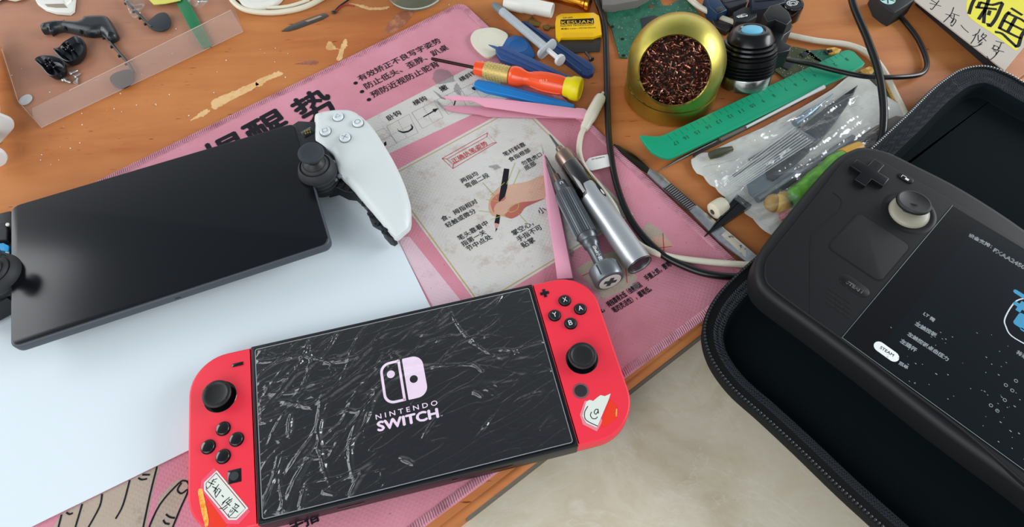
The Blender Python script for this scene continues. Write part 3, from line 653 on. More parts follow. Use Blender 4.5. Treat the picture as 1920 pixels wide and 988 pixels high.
v, bt = pb((671, 230)); sym(v, bt, [circle(1.9, 20) + [(1.9, 0)]])
v, bt = pb((610, 246)); sym(v, bt, [[(-1.6, -1.6), (1.6, -1.6), (1.6, 1.6), (-1.6, 1.6), (-1.6, -1.6)]])
v, bt = pb((647, 258)); sym(v, bt, [[(-1.7, -1.7), (1.7, 1.7)], [(-1.7, 1.7), (1.7, -1.7)]])
v = t.to(600, 220, 26); b = B(); b.prism(rrect(3.1, 5.4, 1.4, 5, v.x, v.y), 22, 25.2, .6); t.part('option_button', b, WS, sh)
# stick modules
def stick2(base, r, cap, parent_label):
    v = t.to(*base, 24); M = Matrix.Translation((v.x, v.y, 0)); b = B(); k = r / 14.
    b.lathe([(r * .78, 6), (r * .93, 12), (r, 18), (r * 1.0, 23), (r * .93, 26.5), (r * .8, 28.6), (r * .78, 27.8), (r * .72, 27.8), (r * .7, 29), (r * .6, 30.2)], 44, M); md = t.part('stick_module', b, BLKM, label=parent_label)
    b = B()
    for q in (14, 17.5, 21): b.lathe([(r * (1.0 if q > 15 else .97) + .02, q), (r * 1.012, q + .3), (r * (1.0 if q > 15 else .97) + .02, q + .6)], 44, M)
    t.part('module_rib', b, DKG, md)
    c = t.to(*cap, 43.5); M2 = align((v.x, v.y, 27), (c.x, c.y, 40.5)); L = (Vector((c.x, c.y, 40.5)) - Vector((v.x, v.y, 27))).length
    b = B(); b.lathe([(r * .55, 0), (r * .6, 2), (r * .52, 4.5), (r * .34, 6.5), (r * .28, L - 2.5), (r * .5, L - 1.5)], 36, M2); t.part('stick_dome', b, RUB, md)
    b = B(); rc = 8.3; b.lathe([(rc * .6, L - 2.2), (rc * .93, L - 1.5), (rc, L - .6), (rc, L + 1), (rc * .93, L + 1.9), (rc * .8, L + 2.2), (rc * .68, L + 1.7), (rc * .5, L + 1.4), (0, L + 1.3)], 40, M2)
    t.part('thumbstick', b, mat('grey_rubber', '2A2F35', .7, bump=(2500, .3)), md)
stick2((596, 322), 12.8, (583, 287), 'black thumbstick module beside the white grip')
stick2((-4, 517), 15, (-30, 478), 'black thumbstick module at the left end, half outside')
# left end chassis
b = B(); b.prism(t.xy([(-60, 440), (-20, 408), (2, 400), (20, 396), (26, 440), (22, 500), (15, 560), (-60, 600)], 20), 4, 18, .6); lc = t.part('grip_chassis', b, BLK)
b = B(); b.prism(t.xy([(-30, 424), (10, 418), (14, 432), (13, 450), (-30, 452)], 24), 18, 22, .5); t.part('connector_board', b, BLKM, lc)
b = B(); b.prism(t.xy([(-30, 461), (8, 457), (18, 462), (17, 474), (5, 471), (-30, 476)], 24), 20, 22.4, .3); t.part('ribbon_cable', b, mat('blue_ribbon', '1C8FC4', .4), lc)
b = B(); v = t.to(13, 420, 25); b.sphere((v.x, v.y, 21.6), 1.3, 12); v = t.to(14, 476, 24); b.box(v.x, v.y, 21.5, 2, 4, 1, .2); t.part('white_contact', b, WHT, lc)

# ================================================================== zipped carrying case, open, and the black handheld lying in it
CFAB = mat('black_lining', '0D1417', .95, bump=(5000, .25), spec=.1); COUT = mat('black_case_shell', '0B0D0F', .75, bump=(2600, .3), spec=.2)
ZIPT = mat('zipper_tape', '1B1F24', .75); nt_, ns_, L_, b_ = nodes_of(ZIPT)
tc_ = N(nt_, 'ShaderNodeTexCoord'); wv = N(nt_, 'ShaderNodeTexWave', Scale=260.0, Distortion=0.0); wv.wave_profile = 'TRI'; wv.bands_direction = 'DIAGONAL'; L_.new(tc_.outputs['Object'], wv.inputs['Vector'])
kb = N(nt_, 'ShaderNodeBump', Strength=.9, Distance=.0008); L_.new(wv.outputs[1], kb.inputs['Height']); L_.new(kb.outputs[0], b_.inputs['Normal'])
TEETH = mat('zipper_teeth', '26292C', .3, spec=.7); TEETH2 = mat('bright_zipper_teeth', '8E9296', .3, .7)
t = T('carrying_case', 'black zipped carrying case lying open with a black handheld inside', 'case', tuple(G(1600, 620, 0)), 0)
def shell(RIM, zr, tm, tlabel, t0, t1, z0=.3):
    """moulded half of the case: outer wall, rim with zipper teeth, woven tape from t0 to t1 mm inside the rim, soft lining"""
    P = ccw(smooth_loop([tuple(t.to(a, c, zr))[:2] for a, c in RIM], 6)); n = len(P)
    o = B(); o.rings([[(x, y, z0) for x, y in inset(P, 10)], [(x, y, z0 + 1.5) for x, y in inset(P, 6)], [(x, y, z0 + 5) for x, y in inset(P, 2)], [(x, y, zr * .55) for x, y in inset(P, .2)], [(x, y, zr - 1) for x, y in inset(P, -.8)], [(x, y, zr) for x, y in inset(P, 0)], [(x, y, zr - .5) for x, y in inset(P, 1.8)], [(x, y, zr - 1.0) for x, y in inset(P, t0 + .2)]], True, False)
    sh_ = t.part('case_shell', o, COUT, label=tlabel)
    zt = lambda q: zr - 1.0 - 3.0 * (q - t0) / (t1 - t0)
    o = B(); o.rings([[(x, y, zt(q)) for x, y in inset(P, q)] for q in (t0, (t0 + t1) / 2, t1)], False, False); t.part('zipper_tape', o, ZIPT, sh_)
    o = B(); w_ = t1 - t0; I = [inset(P, t0 + w_ * f) for f in (.04, .28, .52, .76, .97)]
    for i in range(n):
        L = (Vector(I[1][i]) - Vector(I[1][(i + 1) % n])).length; k = max(1, int(L / 1.25)); Li = max(L, .1)
        for q in range(k):
            pts = []
            for j_, f in enumerate((.04, .28, .52, .76, .97)):
                u = q / k + (j_ % 2) * 1.5 / Li; A = Vector(I[j_][i]); C = Vector(I[j_][(i + 1) % n]); p = A.lerp(C, u); pts.append((p.x, p.y, zt(t0 + w_ * f) + .12))
            o.tube(pts, .24, 4, False)
    t.part('tape_weave', o, mat('tape_thread', '2A3036', .6), sh_)
    o = B(); acc = 0.; J = inset(P, .5)
    for i in range(n):
        A = Vector(J[i]); C = Vector(J[(i + 1) % n]); L = (C - A).length; e = (C - A).normalized()
        while acc < L:
            p = A + e * acc; o.sphere((p.x, p.y, zr + .3), .9, 6, (1, 1, .9)); acc += 2.1
        acc -= L
    t.part('zipper_teeth', o, tm, sh_)
    o = B(); o.rings([[(x, y, zt(t1) + .1) for x, y in inset(P, t1 - .3)], [(x, y, zr * .5 + 3) for x, y in inset(P, t1 + 1.5)], [(x, y, 5) for x, y in inset(P, t1 + 2.4)], [(x, y, 4) for x, y in inset(P, t1 + 3.2)]], False, True)
    t.part('lining', o, CFAB, sh_, smooth=20)
LOW = [(1650, 285), (1600, 315), (1530, 380), (1455, 450), (1385, 512), (1345, 555), (1324, 595), (1320, 632), (1334, 676), (1372, 728), (1430, 780), (1500, 845), (1580, 922), (1655, 990), (1800, 1120), (1950, 1255), (2060, 1300), (2200, 1240), (2330, 1100), (2400, 1000), (2380, 900), (2250, 790), (2050, 620), (1900, 480), (1760, 360), (1700, 310)]
shell(LOW, 19, TEETH, 'lower half of the case', 5.5, 12)
UP = [(1622, 292), (1650, 262), (1700, 215), (1745, 170), (1775, 146), (1800, 131), (1830, 124), (1860, 126), (1895, 140), (1930, 160), (2100, 250), (2300, 370), (2480, 500), (2560, 600), (2560, 700), (2470, 760), (2330, 750), (2150, 650), (1960, 530), (1800, 440), (1700, 385), (1650, 358), (1618, 330)]
shell(UP, 19, TEETH2, 'lid of the case, folded back', 2.2, 13)

t = T('black_handheld_console', 'large black handheld with a trackpad and its screen on, lying in the open carrying case', 'game console', (202.2, 190.1, 8.), -.8443)
q = lambda P, h=44: [tuple(t.to(a, c, h))[:2] for a, c in P]
OUT = [(1612, 284), (1588, 290), (1562, 306), (1525, 345), (1470, 412), (1425, 470), (1412, 500), (1411, 525), (1420, 548), (1445, 572), (1500, 612), (1560, 657), (1630, 710), (1760, 812), (1920, 930), (2080, 1060), (2260, 1190), (2330, 1190), (2390, 1130), (2440, 1000), (2430, 930), (2330, 800), (2100, 585), (1920, 444), (1800, 365), (1710, 318), (1655, 292)]
BP = smooth_loop(q(OUT, 36), 4); b = B(); b.prism(BP, 12.5, 34.5, 4.5, 5, 5); _ys = [p[1] for p in BP]; b.prism(rrect(190, 34, 8, 5, 105, (max(_ys) + min(_ys)) / 2 - 6), 0, 13, 1); bd = t.part('body', b, mat('handheld_black', '141618', .5, bump=(3000, .08), spec=.35), smooth=50)
FACE = [(1606, 294), (1579, 306), (1538, 358), (1479, 431), (1440, 481), (1434, 505), (1436, 524), (1450, 542), (1517, 592), (1576, 634), (1690, 720), (1803, 804), (1920, 905), (2080, 1040), (2240, 1170), (2310, 1170), (2370, 1110), (2415, 1000), (2400, 930), (2310, 805), (2090, 598), (1920, 459), (1789, 378), (1696, 325), (1641, 296)]
b = B(); b.prism(smooth_loop(q(FACE, 44), 3), 33, 36.2, .9, 3); fc = t.part('front_face', b, mat('handheld_face', '111315', .55, bump=(3500, .06), spec=.3), smooth=50)
ZF = 44.25
def rr(p, w_, h_, r, z0, z1, m, name, par, bev=.4, rot=0, label=None):
    v = t.to(*p, ZF); b = B(); P = rrect(w_, h_, r, 6); P = [(v.x + a * math.cos(rot) - c * math.sin(rot), v.y + a * math.sin(rot) + c * math.cos(rot)) for a, c in P]
    b.prism(P, z0, z1, bev); return t.part(name, b, m, par, label)
tp = rr((1629, 462), 34.8, 34.8, 4.4, 36.0, 36.27, mat('slot_black', '040404', .9), 'trackpad_gap', fc, .05)
rr((1629, 462), 33, 33, 3.6, 36.0, 36.55, mat('trackpad', '141617', .6, spec=.3), 'trackpad', fc, .2)
v = t.to(1628, 327, ZF); b = B(); s_ = 3.7
pl = [(1, 3), (-1, 3), (-1, 1), (-3, 1), (-3, -1), (-1, -1), (-1, -3), (1, -3), (1, -1), (3, -1), (3, 1), (1, 1)]
b.prism([(v.x + a * s_, v.y + c * s_) for a, c in pl], 35, 38.8, .8, 3); dp = t.part('direction_pad', b, mat('pad_gloss', '0C0E10', .3, spec=.35), fc)
b = B()
for a, c in ((0, 1),): b.box(v.x, v.y + 8.2, 38.85, .5, 3.4, .2)
t.part('arm_mark', b, GLOSSB, dp)
v = t.to(1704, 398, ZF); M = Matrix.Translation((v.x, v.y, 0)); b = B(); b.lathe([(15.5, 36.15), (14.6, 36.6), (12.8, 36.7), (11.6, 36.25)], 44, M); t.part('stick_well', b, mat('well_black', '0C0E0F', .5, spec=.3), fc)
b = B(); b.lathe([(11.4, 36), (11.4, 36.8), (10.8, 38.2), (9, 39.2), (4, 39.8)], 40, M); st = t.part('stick_ring', b, mat('ivory_ring', '8B8878', .4), fc, 'ivory ring under the thumbstick')
v2 = t.to(1714, 379, 50.5); M = align((v.x, v.y, 36.5), (v2.x, v2.y, 42.5)); L = (Vector((v2.x, v2.y, 42.5)) - Vector((v.x, v.y, 36.5))).length
b = B(); tl = Vector((v2.x - v.x, v2.y - v.y, 0)); b.tube([(v.x, v.y, 37.5), (v.x + tl.x * .6, v.y + tl.y * .6, 40), (v2.x, v2.y, 41)], [6, 4.6, 4.2], 24)
M = Matrix.Translation((v2.x, v2.y, 42.3)) @ Vector((0, 0, 1)).rotation_difference((Vector((0, 0, 1)) + tl.normalized() * .2).normalized()).to_matrix().to_4x4()
b.lathe([(4.6, -2), (9.2, -1.6), (9.7, -.9), (9.7, .3), (9.3, .9), (8.5, 1.0), (8.1, .7), (0, .7)], 44, M); t.part('thumbstick', b, RUB, fc)
rr((1698, 334), 9.5, 4.4, 2.1, 36, 37, mat('pill_black', '0E1011', .4, spec=.35), 'view_button', fc, .5)
v = t.to(1698, 333, ZF + 1); b = B(); b.ribbon([(v.x - 2.2, v.y - .8), (v.x - 2.2, v.y + .9), (v.x + .2, v.y + .9)], .4, 37.05); b.box(v.x + 1.2, v.y - .3, 37.08, 2.2, 1.5, .06); t.part('view_icon', b, LOGOW, fc)
rr((1602, 536), 17.4, 7.6, 3.8, 36.0, 36.28, GLOSSB, 'button_gap', fc, .02)
sb = rr((1602, 536), 16.8, 7.0, 3.5, 36, 36.5, mat('pill_black', '0E1011', .4, spec=.35), 'menu_button', fc, .2)
b = B(); t.line(b, 'STEAM', (1586, 531), (1615, 550), ZF + .4, .015); b.v = [(x, y, 36.56) for x, y, z_ in b.v]; t.part('button_text', b, LOGOW, sb, smooth=0)
b = B()
for r_ in range(4):
    for k in range(3 if r_ in (0, 3) else 3):
        a0_ = (1558 + k * 16 - r_ * .5, 543 + k * 11 + r_ * 9.2)
        v = t.to(a0_[0], a0_[1], ZF); b.prism(rrect(4.8, 1.5, .6, 3, v.x, v.y), 36.1, 36.28, .02)
t.part('speaker_slots', b, mat('slot_black', '040404', .9), fc)
b = B(); P = [Vector((*tuple(t.to(a, c, ZF))[:2], 36.2)) for a, c in ((1562, 361), (1575, 371), (1578, 383), (1570, 396), (1531, 428), (1521, 445), (1519, 480), (1519, 590))]; b.tube(catmull(P, 5), .22, 6); t.part('grip_seam', b, mat('slot_black', '040404', .9), fc)
# screen
SC = q([(1784, 387), (1576, 628), (1803, 800), (1935, 912), (2180, 1120), (2370, 880), (2080, 604), (1920, 468)], ZF)
a_, b__, c_, d_ = t.to(1786, 388, ZF), t.to(1578, 631, ZF), t.to(1803, 802, ZF), t.to(1920, 462, ZF)
x0 = (a_.x + b__.x) / 2; y1 = (a_.y + d_.y) / 2 - .5; y0 = (b__.y + c_.y) / 2 + .3
b = B(); b.prism([(x0, y0), (x0 + 178, y0), (x0 + 178, y1), (x0, y1)], 36.1, 36.65, .25); scn = t.part('screen', b, mat('console_glass', '08090A', .14), fc)
b = B(); o_ = [(x0, y0), (x0 + 178, y0), (x0 + 178, y1), (x0, y1)]; b.ribbon([o_[3], o_[0], o_[1]], .3, 36.7); t.part('screen_rim', b, mat('pale_rim', '7E8A88', .4), scn)
b = B(); b.prism([(x0 + 17, y0 + 1.2), (x0 + 176, y0 + 1.2), (x0 + 176, y1 - 2), (x0 + 17, y1 - 2)], 36.6, 36.7, .02); t.part('lit_display', b, mat('lit_display', '05080B', .14, emit=('15222C', .15)), scn)
ST = mat('screen_text', 'B9C2C6', .5, emit=('C9D2D6', .12)); ZS_ = ZF + .5
def sline(s_, A, C, h=None):
    b = B(); t.line(b, s_, A, C, ZS_, .03, h); b.v = [(x, y, 36.76) for x, y, z_ in b.v]; t.part('screen_text', b, ST, scn, smooth=0)
sline('设备支持：', (1815, 443), (1858, 466)); sline('FXAA2450FS', (1861, 471), (1932, 513))
sline('LT 键', (1730, 590), (1750, 604)); sline('左触控板', (1714, 609), (1754, 633)); sline('左触控板点击压力', (1700, 628), (1776, 678)); sline('左摇杆', (1686, 641), (1716, 661)); sline('菜单', (1684, 683), (1701, 693)); sline('将进行', (1904, 662), (1934, 682))
v = t.to(1662, 659, ZS_); b = B(); b.prism(rrect(13.6, 6.0, 3.0, 6, v.x, v.y), 36.72, 36.78, .01); pil = t.part('menu_badge', b, mat('badge_white', 'DCE0E0', .5, emit=('DCE0E0', .08)), scn)
b = B(); t.line(b, 'STEAM', (1649, 653), (1674, 669), ZS_, .012); b.v = [(x, y, 36.82) for x, y, z_ in b.v]; t.part('badge_text', b, INK, pil, smooth=0)
b = B()
for p in ((1905, 714), (1886, 722), (1898, 732), (1884, 750), (1858, 760), (1870, 770)):
    v = t.to(*p, ZS_); b.ribbon([(v.x + a, v.y + c) for a, c in circle(.8, 12)] + [(v.x + .8, v.y)], .35, 36.76)
t.part('stick_dots', b, mat('dim_grey', '7D888C', .6), scn)
b = B(); P = [(1935, 558), (1910, 562), (1896, 575), (1884, 598), (1886, 612), (1897, 630), (1935, 652)]; b.ribbon([(p.x, p.y) for p in catmull([Vector(tuple(t.to(*p_, ZS_))[:2]) for p_ in P], 5)], .7, 36.76); t.part('console_drawing', b, ST, scn)
CY = mat('screen_cyan', '1583AB', .5, emit=('2AA9D6', .03)); b = B()
v = t.to(1914, 575, ZS_); b.prism([(v.x + a * 1.25, v.y + c * 1.25) for a, c in pl], 36.74, 36.78)
v = t.to(1921, 605, ZS_); b.prism(rrect(9, 9, 1.5, 4, v.x, v.y), 36.74, 36.78); v = t.to(1922, 621, ZS_); b.prism(rrect(5, 1.6, .7, 4, v.x, v.y), 36.74, 36.78); v = t.to(1921, 557, ZS_); b.prism(rrect(12, 2.6, 1.2, 4, v.x, v.y), 36.74, 36.78)
t.part('cyan_icon', b, CY, scn)
random.seed(8); b = B()
for k in range(95):
    px, py = random.uniform(1640, 1920), random.uniform(600, 880)
    v = t.to(px, py, ZS_)
    if x0 + 8 < v.x < x0 + 170 and y0 + 2 < v.y < y1 - 2: b.sphere((v.x, v.y, 36.85), random.uniform(.12, .28), 6, (random.uniform(1, 3), 1, .4))
t.part('dust', b, mat('dust', '8D9A9E', .9), scn, kind='stuff')

# ================================================================== tools and small things on the table
NAVY = mat('navy_plastic', '16335F', .38, bump=(1500, .05)); BLUE2 = mat('blue_plastic', '1A5590', .35); SKYB = mat('bright_blue_plastic', '1176BE', .35)
def blob(P, z, k=3): return smooth_loop(gp(P, z), k)
# guitar-pick shaped openers
def pick(P, z0, z1, m, rec, rr_, label, name='opening_pick'):
    Q = blob(P, z1); c = cen(Q); t = T(name, label, 'pick', (c[0], c[1], z0)); Q = [(x - c[0], y - c[1]) for x, y in Q]
    b = B(); b.prism(Q, 0, z1 - z0, .5, 3, .2); o = t.part('body', b, m)
    v = t.to(*rec, z1); b = B(); b.lathe([(rr_ + .7, z1 - z0 + .01), (rr_ + .3, z1 - z0 + .25), (rr_, z1 - z0 + .22), (rr_ - .5, z1 - z0 + .02)], 36, Matrix.Translation((v.x, v.y, 0))); t.part('ring', b, m, o)
pick([(882, 72), (887, 60), (898, 54), (921, 51), (938, 55), (952, 64), (948, 76), (935, 96), (921, 106), (908, 104), (889, 87)], 2, 4.2, mat('ivory_plastic', 'CFCBB8', .4), (917, 73), 8.5, 'ivory white rounded opening pick beside the blue one')
pick([(940, 88), (946, 76), (955, 69), (968, 66), (986, 73), (998, 90), (1003, 104), (994, 110), (975, 112), (950, 112), (936, 106)], 2, 4, BLUE2, (972, 86), 7.5, 'blue rounded opening pick under the blue pry stick')
def stick_tool(P, z0, z1, m, label, ridge, name='pry_tool', w_=.9):
    Q = ccw(gp(P, z1)); c = cen(Q); t = T(name, label, 'pry tool', (c[0], c[1], z0)); Q = [(x - c[0], y - c[1]) for x, y in Q]
    b = B(); b.prism(Q, 0, z1 - z0, .8, 3); o = t.part('blade', b, m)
    for A, C in ridge:
        b = B(); v = t.to(*A, z1); w2 = t.to(*C, z1); b.tube([Vector((v.x, v.y, z1 - z0 - .2)), Vector((w2.x, w2.y, z1 - z0 - .2))], w_, 8); t.part('ridge', b, m, o)
    return t
stick_tool([(978, 39), (985, 38), (993, 43), (1030, 68), (1079, 100), (1108, 116), (1115, 127), (1112, 137), (1104, 141), (1094, 139), (1074, 124), (1030, 93), (996, 62)], .2, 4, NAVY, 'navy blue pry stick lying below the yellow scraper', [((984, 43), (1105, 130)), ((996, 62), (1090, 135))])
stick_tool([(929, 91), (934, 86), (946, 86), (996, 107), (1054, 136), (1083, 146), (1089, 155), (1080, 164), (1030, 150), (969, 122), (938, 110), (931, 100)], 4.3, 8, mat('slate_blue_plastic', '264478', .42), 'slate blue pry stick with a pointed tip over both picks', [((936, 89), (1075, 152)), ((936, 98), (1040, 146))])
b = B(); A = G(933, 91, 7); C = G(916, 84, 6.5); b.tube([A, A.lerp(C, .5), C], [1.6, 1.1, .35], 10, flat=.6)
o = link('tip', B().add([tuple(Vector(p) - Vector(tuple(bpy.data.objects['pry_tool.001'].location / S))) for p in b.v], b.f), MATS['slate_blue_plastic'], bpy.data.objects['pry_tool.001'])
t = stick_tool([(890, 152), (896, 148), (918, 152), (981, 167), (1054, 187), (1077, 195), (1076, 202), (1066, 207), (1040, 200), (969, 182), (909, 169), (888, 160)], 2.3, 5.5, SKYB, 'bright blue plastic opening lever between the screwdriver and the pink tweezers', [((920, 158), (1040, 190))], 'opening_lever', .6)
b = B(); v = t.to(889, 162, 4); b.tube([(v.x + 2, v.y, 1.4), (v.x, v.y - .5, 1.0), (v.x - .8, v.y - 2, .7)], .5, 8); t.part('hook', b, BLK)

# ---- orange screwdriver
def axis_part(t, name, prof, A, C, m, n=32, par=None, label=None, smooth=38):
    """turned part: prof = [(radius, fraction of the way from A to C)]"""
    a = t.w(A); c = t.w(C); L = (c - a).length; b = B(); b.lathe([(r, f * L) for r, f in prof], n, align(a, c)); return t.part(name, b, m, par, label, smooth)
A = G(809, 110, 6); C = G(1088, 168, 10.5); t = T('screwdriver', 'orange translucent screwdriver with a yellow cap and perforated gold collar', 'screwdriver', (A.x, A.y, 2))
TAN = mat('orange_clear_plastic', 'F0501A', .22, coat=.3, trans=.1)
axis_part(t, 'shaft', [(1.0, 0), (1.3, .012), (1.3, .32)], A, C, mat('dark_shaft', '3A2723', .35, .8))
axis_part(t, 'ferrule', [(4.6, .305), (5.4, .31), (5.8, .37), (5.8, .373)], A, C, TAN)
gc = axis_part(t, 'collar', [(6.2, .373), (6.35, .38), (6.6, .52), (6.4, .54)], A, C, mat('gold_collar', 'C2A862', .45, .4, var=(260, '5B4520', .62, .7)), label='perforated gold collar')
b = B(); a = t.w(A); c = t.w(C); L = (c - a).length; M = align(a, c)
for i in range(7):
    for k in range(18): u = 2 * PI * (k + .5 * (i % 2)) / 18; p = M @ Vector((6.45 * math.cos(u), 6.45 * math.sin(u), (.39 + i * .02) * L)); b.sphere(p, .42, 6)
t.part('dimple', b, mat('pale_gold', 'E2D7A0', .4, .3), gc, kind='stuff')
hd = axis_part(t, 'handle', [(5.6, .54), (7.2, .55), (7.6, .575), (7.3, .605), (5.6, .64), (5.2, .66), (5.8, .69), (7.2, .74), (7.7, .79), (7.6, .85), (7.0, .9), (6.8, .905)], A, C, TAN, smooth=60)
b = B()
for k in range(6): u = 2 * PI * k / 6 + .3; b.tube([M @ Vector((r * math.cos(u), r * math.sin(u), f * L)) for r, f in ((5.9, .69), (7.3, .74), (7.8, .79), (7.7, .85), (7.0, .89))], .55, 6)
t.part('grip_rib', b, TAN, hd)
axis_part(t, 'cap', [(6.9, .9), (7.4, .91), (7.6, .93), (8.9, .95), (9.1, .985), (8.4, 1.0), (7.2, 1.004), (6.8, 1.0), (0, .998)], A, C, mat('yellow_plastic', 'D6C400', .35))
b = B(); v = t.to(1011, 153, 18); b.text('Ø1.5', Matrix.Translation((v.x, v.y, 16.1)) @ Matrix.Rotation(-.06, 4, 'Z'), .0, (6, 2.2)); t.part('size_mark', b, mat('pale_orange', 'F2B79A', .5), hd, smooth=0)

# ---- pink tweezers
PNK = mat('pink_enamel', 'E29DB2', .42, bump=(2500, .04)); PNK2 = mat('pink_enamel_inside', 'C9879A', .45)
P0 = G(1090, 212, 5); t = T('tweezers', 'pink tweezers lying crosswise below the orange screwdriver', 'tweezers', (P0.x, P0.y, 2))
def plate(t, P, z0, z1, m, name, tilt=None, par=None):
    Q = t.xy(P, (z0 + z1) / 2 if not tilt else (tilt[0] + tilt[1]) / 2); b = B(); b.prism(ccw(Q), z0 - t.b.z, z1 - t.b.z, .25, 2, .2); return t.part(name, b, m, par)
lo_ = plate(t, [(830, 201), (848, 199), (890, 200), (957, 205), (1030, 210), (1096, 217), (1094, 222), (1030, 221), (960, 220), (914, 219), (898, 215), (860, 211), (838, 206)], 2.4, 3.7, PNK2, 'arm')
up_ = plate(t, [(827, 182), (857, 180), (895, 183), (933, 186), (1006, 194), (1088, 205), (1099, 209), (1102, 216), (1097, 222), (1030, 218), (957, 207), (909, 200), (896, 193), (884, 189), (850, 188)], 6.0, 7.2, PNK, 'arm')
plate(t, [(811, 169), (830, 181), (836, 187), (826, 184)], 6.2, 7, STEEL, 'tip', par=up_)
plate(t, [(813, 188), (831, 200), (839, 206), (828, 202)], 2.5, 3.4, STEEL, 'tip', par=lo_)
plate(t, [(1080, 205), (1094, 206), (1101, 210), (1102, 217), (1096, 222), (1080, 221)], 3.0, 6.6, PNK, 'joint')
P0 = G(1055, 500, 5); t = T('tweezers', 'pink tweezers pointing up the mat, their end under the red controlled console', 'tweezers', (P0.x, P0.y, 2))
up_ = plate(t, [(1018, 290), (1021, 288), (1025, 312), (1046, 382), (1060, 450), (1074, 522), (1045, 524), (1036, 455), (1026, 392), (1019, 320)], 5.4, 6.6, PNK, 'arm')
lo_ = plate(t, [(1019, 300), (1023, 300), (1029, 330), (1049, 386), (1063, 450), (1076, 522), (1047, 524), (1039, 455), (1029, 392), (1021, 325)], 2.5, 3.7, PNK2, 'arm')
plate(t, [(1014, 268), (1017, 276), (1021, 288), (1018, 292)], 5.5, 6.3, STEEL, 'tip', par=up_)
b = B(); v = t.to(1019, 292, 6.5); b.sphere((v.x, v.y, 4.8), .9, 10, (1, 1, .4)); t.part('rivet', b, PNK, up_)

# ---- grey ratchet driver
A = G(1022, 292, 8); C = G(1143, 526, 12); t = T('precision_driver', 'grey metal precision driver with a knurled grip and plus mark on its end', 'screwdriver', (A.x, A.y, 2))
GM = mat('grey_anodised', '5E6367', .36, .75); GM2 = mat('light_grey_anodised', '6E7478', .36, .7)
axis_part(t, 'bit', [(.3, 0), (.7, .02), (.8, .1), (1.4, .14), (1.5, .19)], A, C, DSTEEL)
axis_part(t, 'chuck', [(2.4, .175), (2.6, .18), (2.6, .24)], A, C, mat('bronze_metal', '6B5A52', .35, .8))
body = axis_part(t, 'sleeve', [(3.0, .235), (4.3, .245), (5.0, .32), (5.6, .325)], A, C, GM)
a = t.w(A); c = t.w(C); L = (c - a).length; M = align(a, c); b = B(); n = 120
R = []
for f, r in ((.32, 5.2), (.33, 6.4), (.345, 6.9), (.655, 7.1), (.67, 6.7)): R.append([tuple(M @ Vector(((r + (.32 if k % 4 < 2 else -.12)) * math.cos(2 * PI * k / n), (r + (.32 if k % 4 < 2 else -.12)) * math.sin(2 * PI * k / n), f * L))) for k in range(n)])
b.rings(R); t.part('knurled_grip', b, GM, smooth=20)
axis_part(t, 'neck', [(6.3, .665), (6.0, .70), (5.0, .71), (5.3, .715), (5.1, .75), (4.2, .76), (3.9, .79), (4.0, .9), (4.6, .915)], A, C, GM)
cp = axis_part(t, 'end_cap', [(5, .895), (9.3, .905), (9.8, .915), (9.8, .99), (9.2, 1.003), (7.6, 1.006)], A, C, GM2)
b = B(); b.lathe([(7.3, 1.007 * L), (7.3, 1.009 * L), (0, 1.0095 * L)], 36, M); t.part('end_plate', b, mat('pale_grey_print', 'B5B4AE', .5), cp)
b = B(); b.lathe([(7.7, 1.005 * L), (7.7, 1.0075 * L), (7.25, 1.0075 * L)], 36, M); t.part('plate_ring', b, DKG, cp)
b = B(); Mp = M @ Matrix.Translation((0, 0, 1.0105 * L)); pq = [(1, 3), (-1, 3), (-1, 1), (-3, 1), (-3, -1), (-1, -1), (-1, -3), (1, -3), (1, -1), (3, -1), (3, 1), (1, 1)]
b.add([(x * 1.45, y * 1.45, 0) for x, y in pq], [tuple(range(12))], Mp); t.part('plus_mark', b, DKG, cp)
b = B()
for k in range(4):
    u = k * PI / 2 + .9; p0_ = M @ Vector((9.85 * math.cos(u), 9.85 * math.sin(u), .92 * L)); p1_ = M @ Vector((9.85 * math.cos(u), 9.85 * math.sin(u), .985 * L)); b.tube([p0_, p1_], .45, 6)
t.part('cap_groove', b, DKG, cp)
b = B(); a1 = M @ Vector((0, 0, .775 * L)); a2 = M @ Vector((0, 0, .9 * L)); dd = (a2 - a1); up = Vector((0, 0, 1)); e = dd.normalized(); sd = up.cross(e).normalized(); nn = e.cross(sd)
Mt = Matrix((e, sd, nn)).transposed().to_4x4(); Mt.translation = a1 + nn * 4.25 - sd * 1.4; b.text('iShell小钢炮', Mt, .02, (dd.length, 2.8)); t.part('lettering', b, LOGOW, smooth=0)
a1 = M @ Vector((0, 0, .265 * L)); b = B(); Mt = Matrix((e, sd, nn)).transposed().to_4x4(); Mt.translation = a1 + nn * 4.75 - sd * 1.2; b.text('C', Mt, .03, (2.2, 2.4)); t.part('ring_mark', b, LOGOW, smooth=0)

# ---- silver soldering pen
A = G(1030, 252, 9); C = G(1200, 497, 10.5); t = T('soldering_pen', 'silver cordless soldering pen with a black glossy collar and open round end', 'soldering pen', (A.x, A.y, 2))
SILV = mat('brushed_silver', 'B2B5B8', .38, .65)
axis_part(t, 'heating_tip', [(.25, 0), (.7, .02), (.9, .09), (1.3, .10), (1.3, .13)], A, C, DSTEEL)
axis_part(t, 'ferrule', [(2.4, .115), (2.6, .118), (2.6, .155), (3.6, .157), (3.6, .16), (6.2, .165), (6.6, .175), (6.8, .265)], A, C, mat('bronze_ferrule', '8A756A', .25, .9))
axis_part(t, 'collar', [(7.3, .26), (7.6, .265), (8.1, .49)], A, C, mat('piano_black', '060505', .06, coat=.8))
a = t.w(A); c = t.w(C); L = (c - a).length; M = align(a, c); e = (c - a).normalized(); sd = Vector((0, 0, 1)).cross(e).normalized(); nn = e.cross(sd)
b = B(); n = 64; R = []
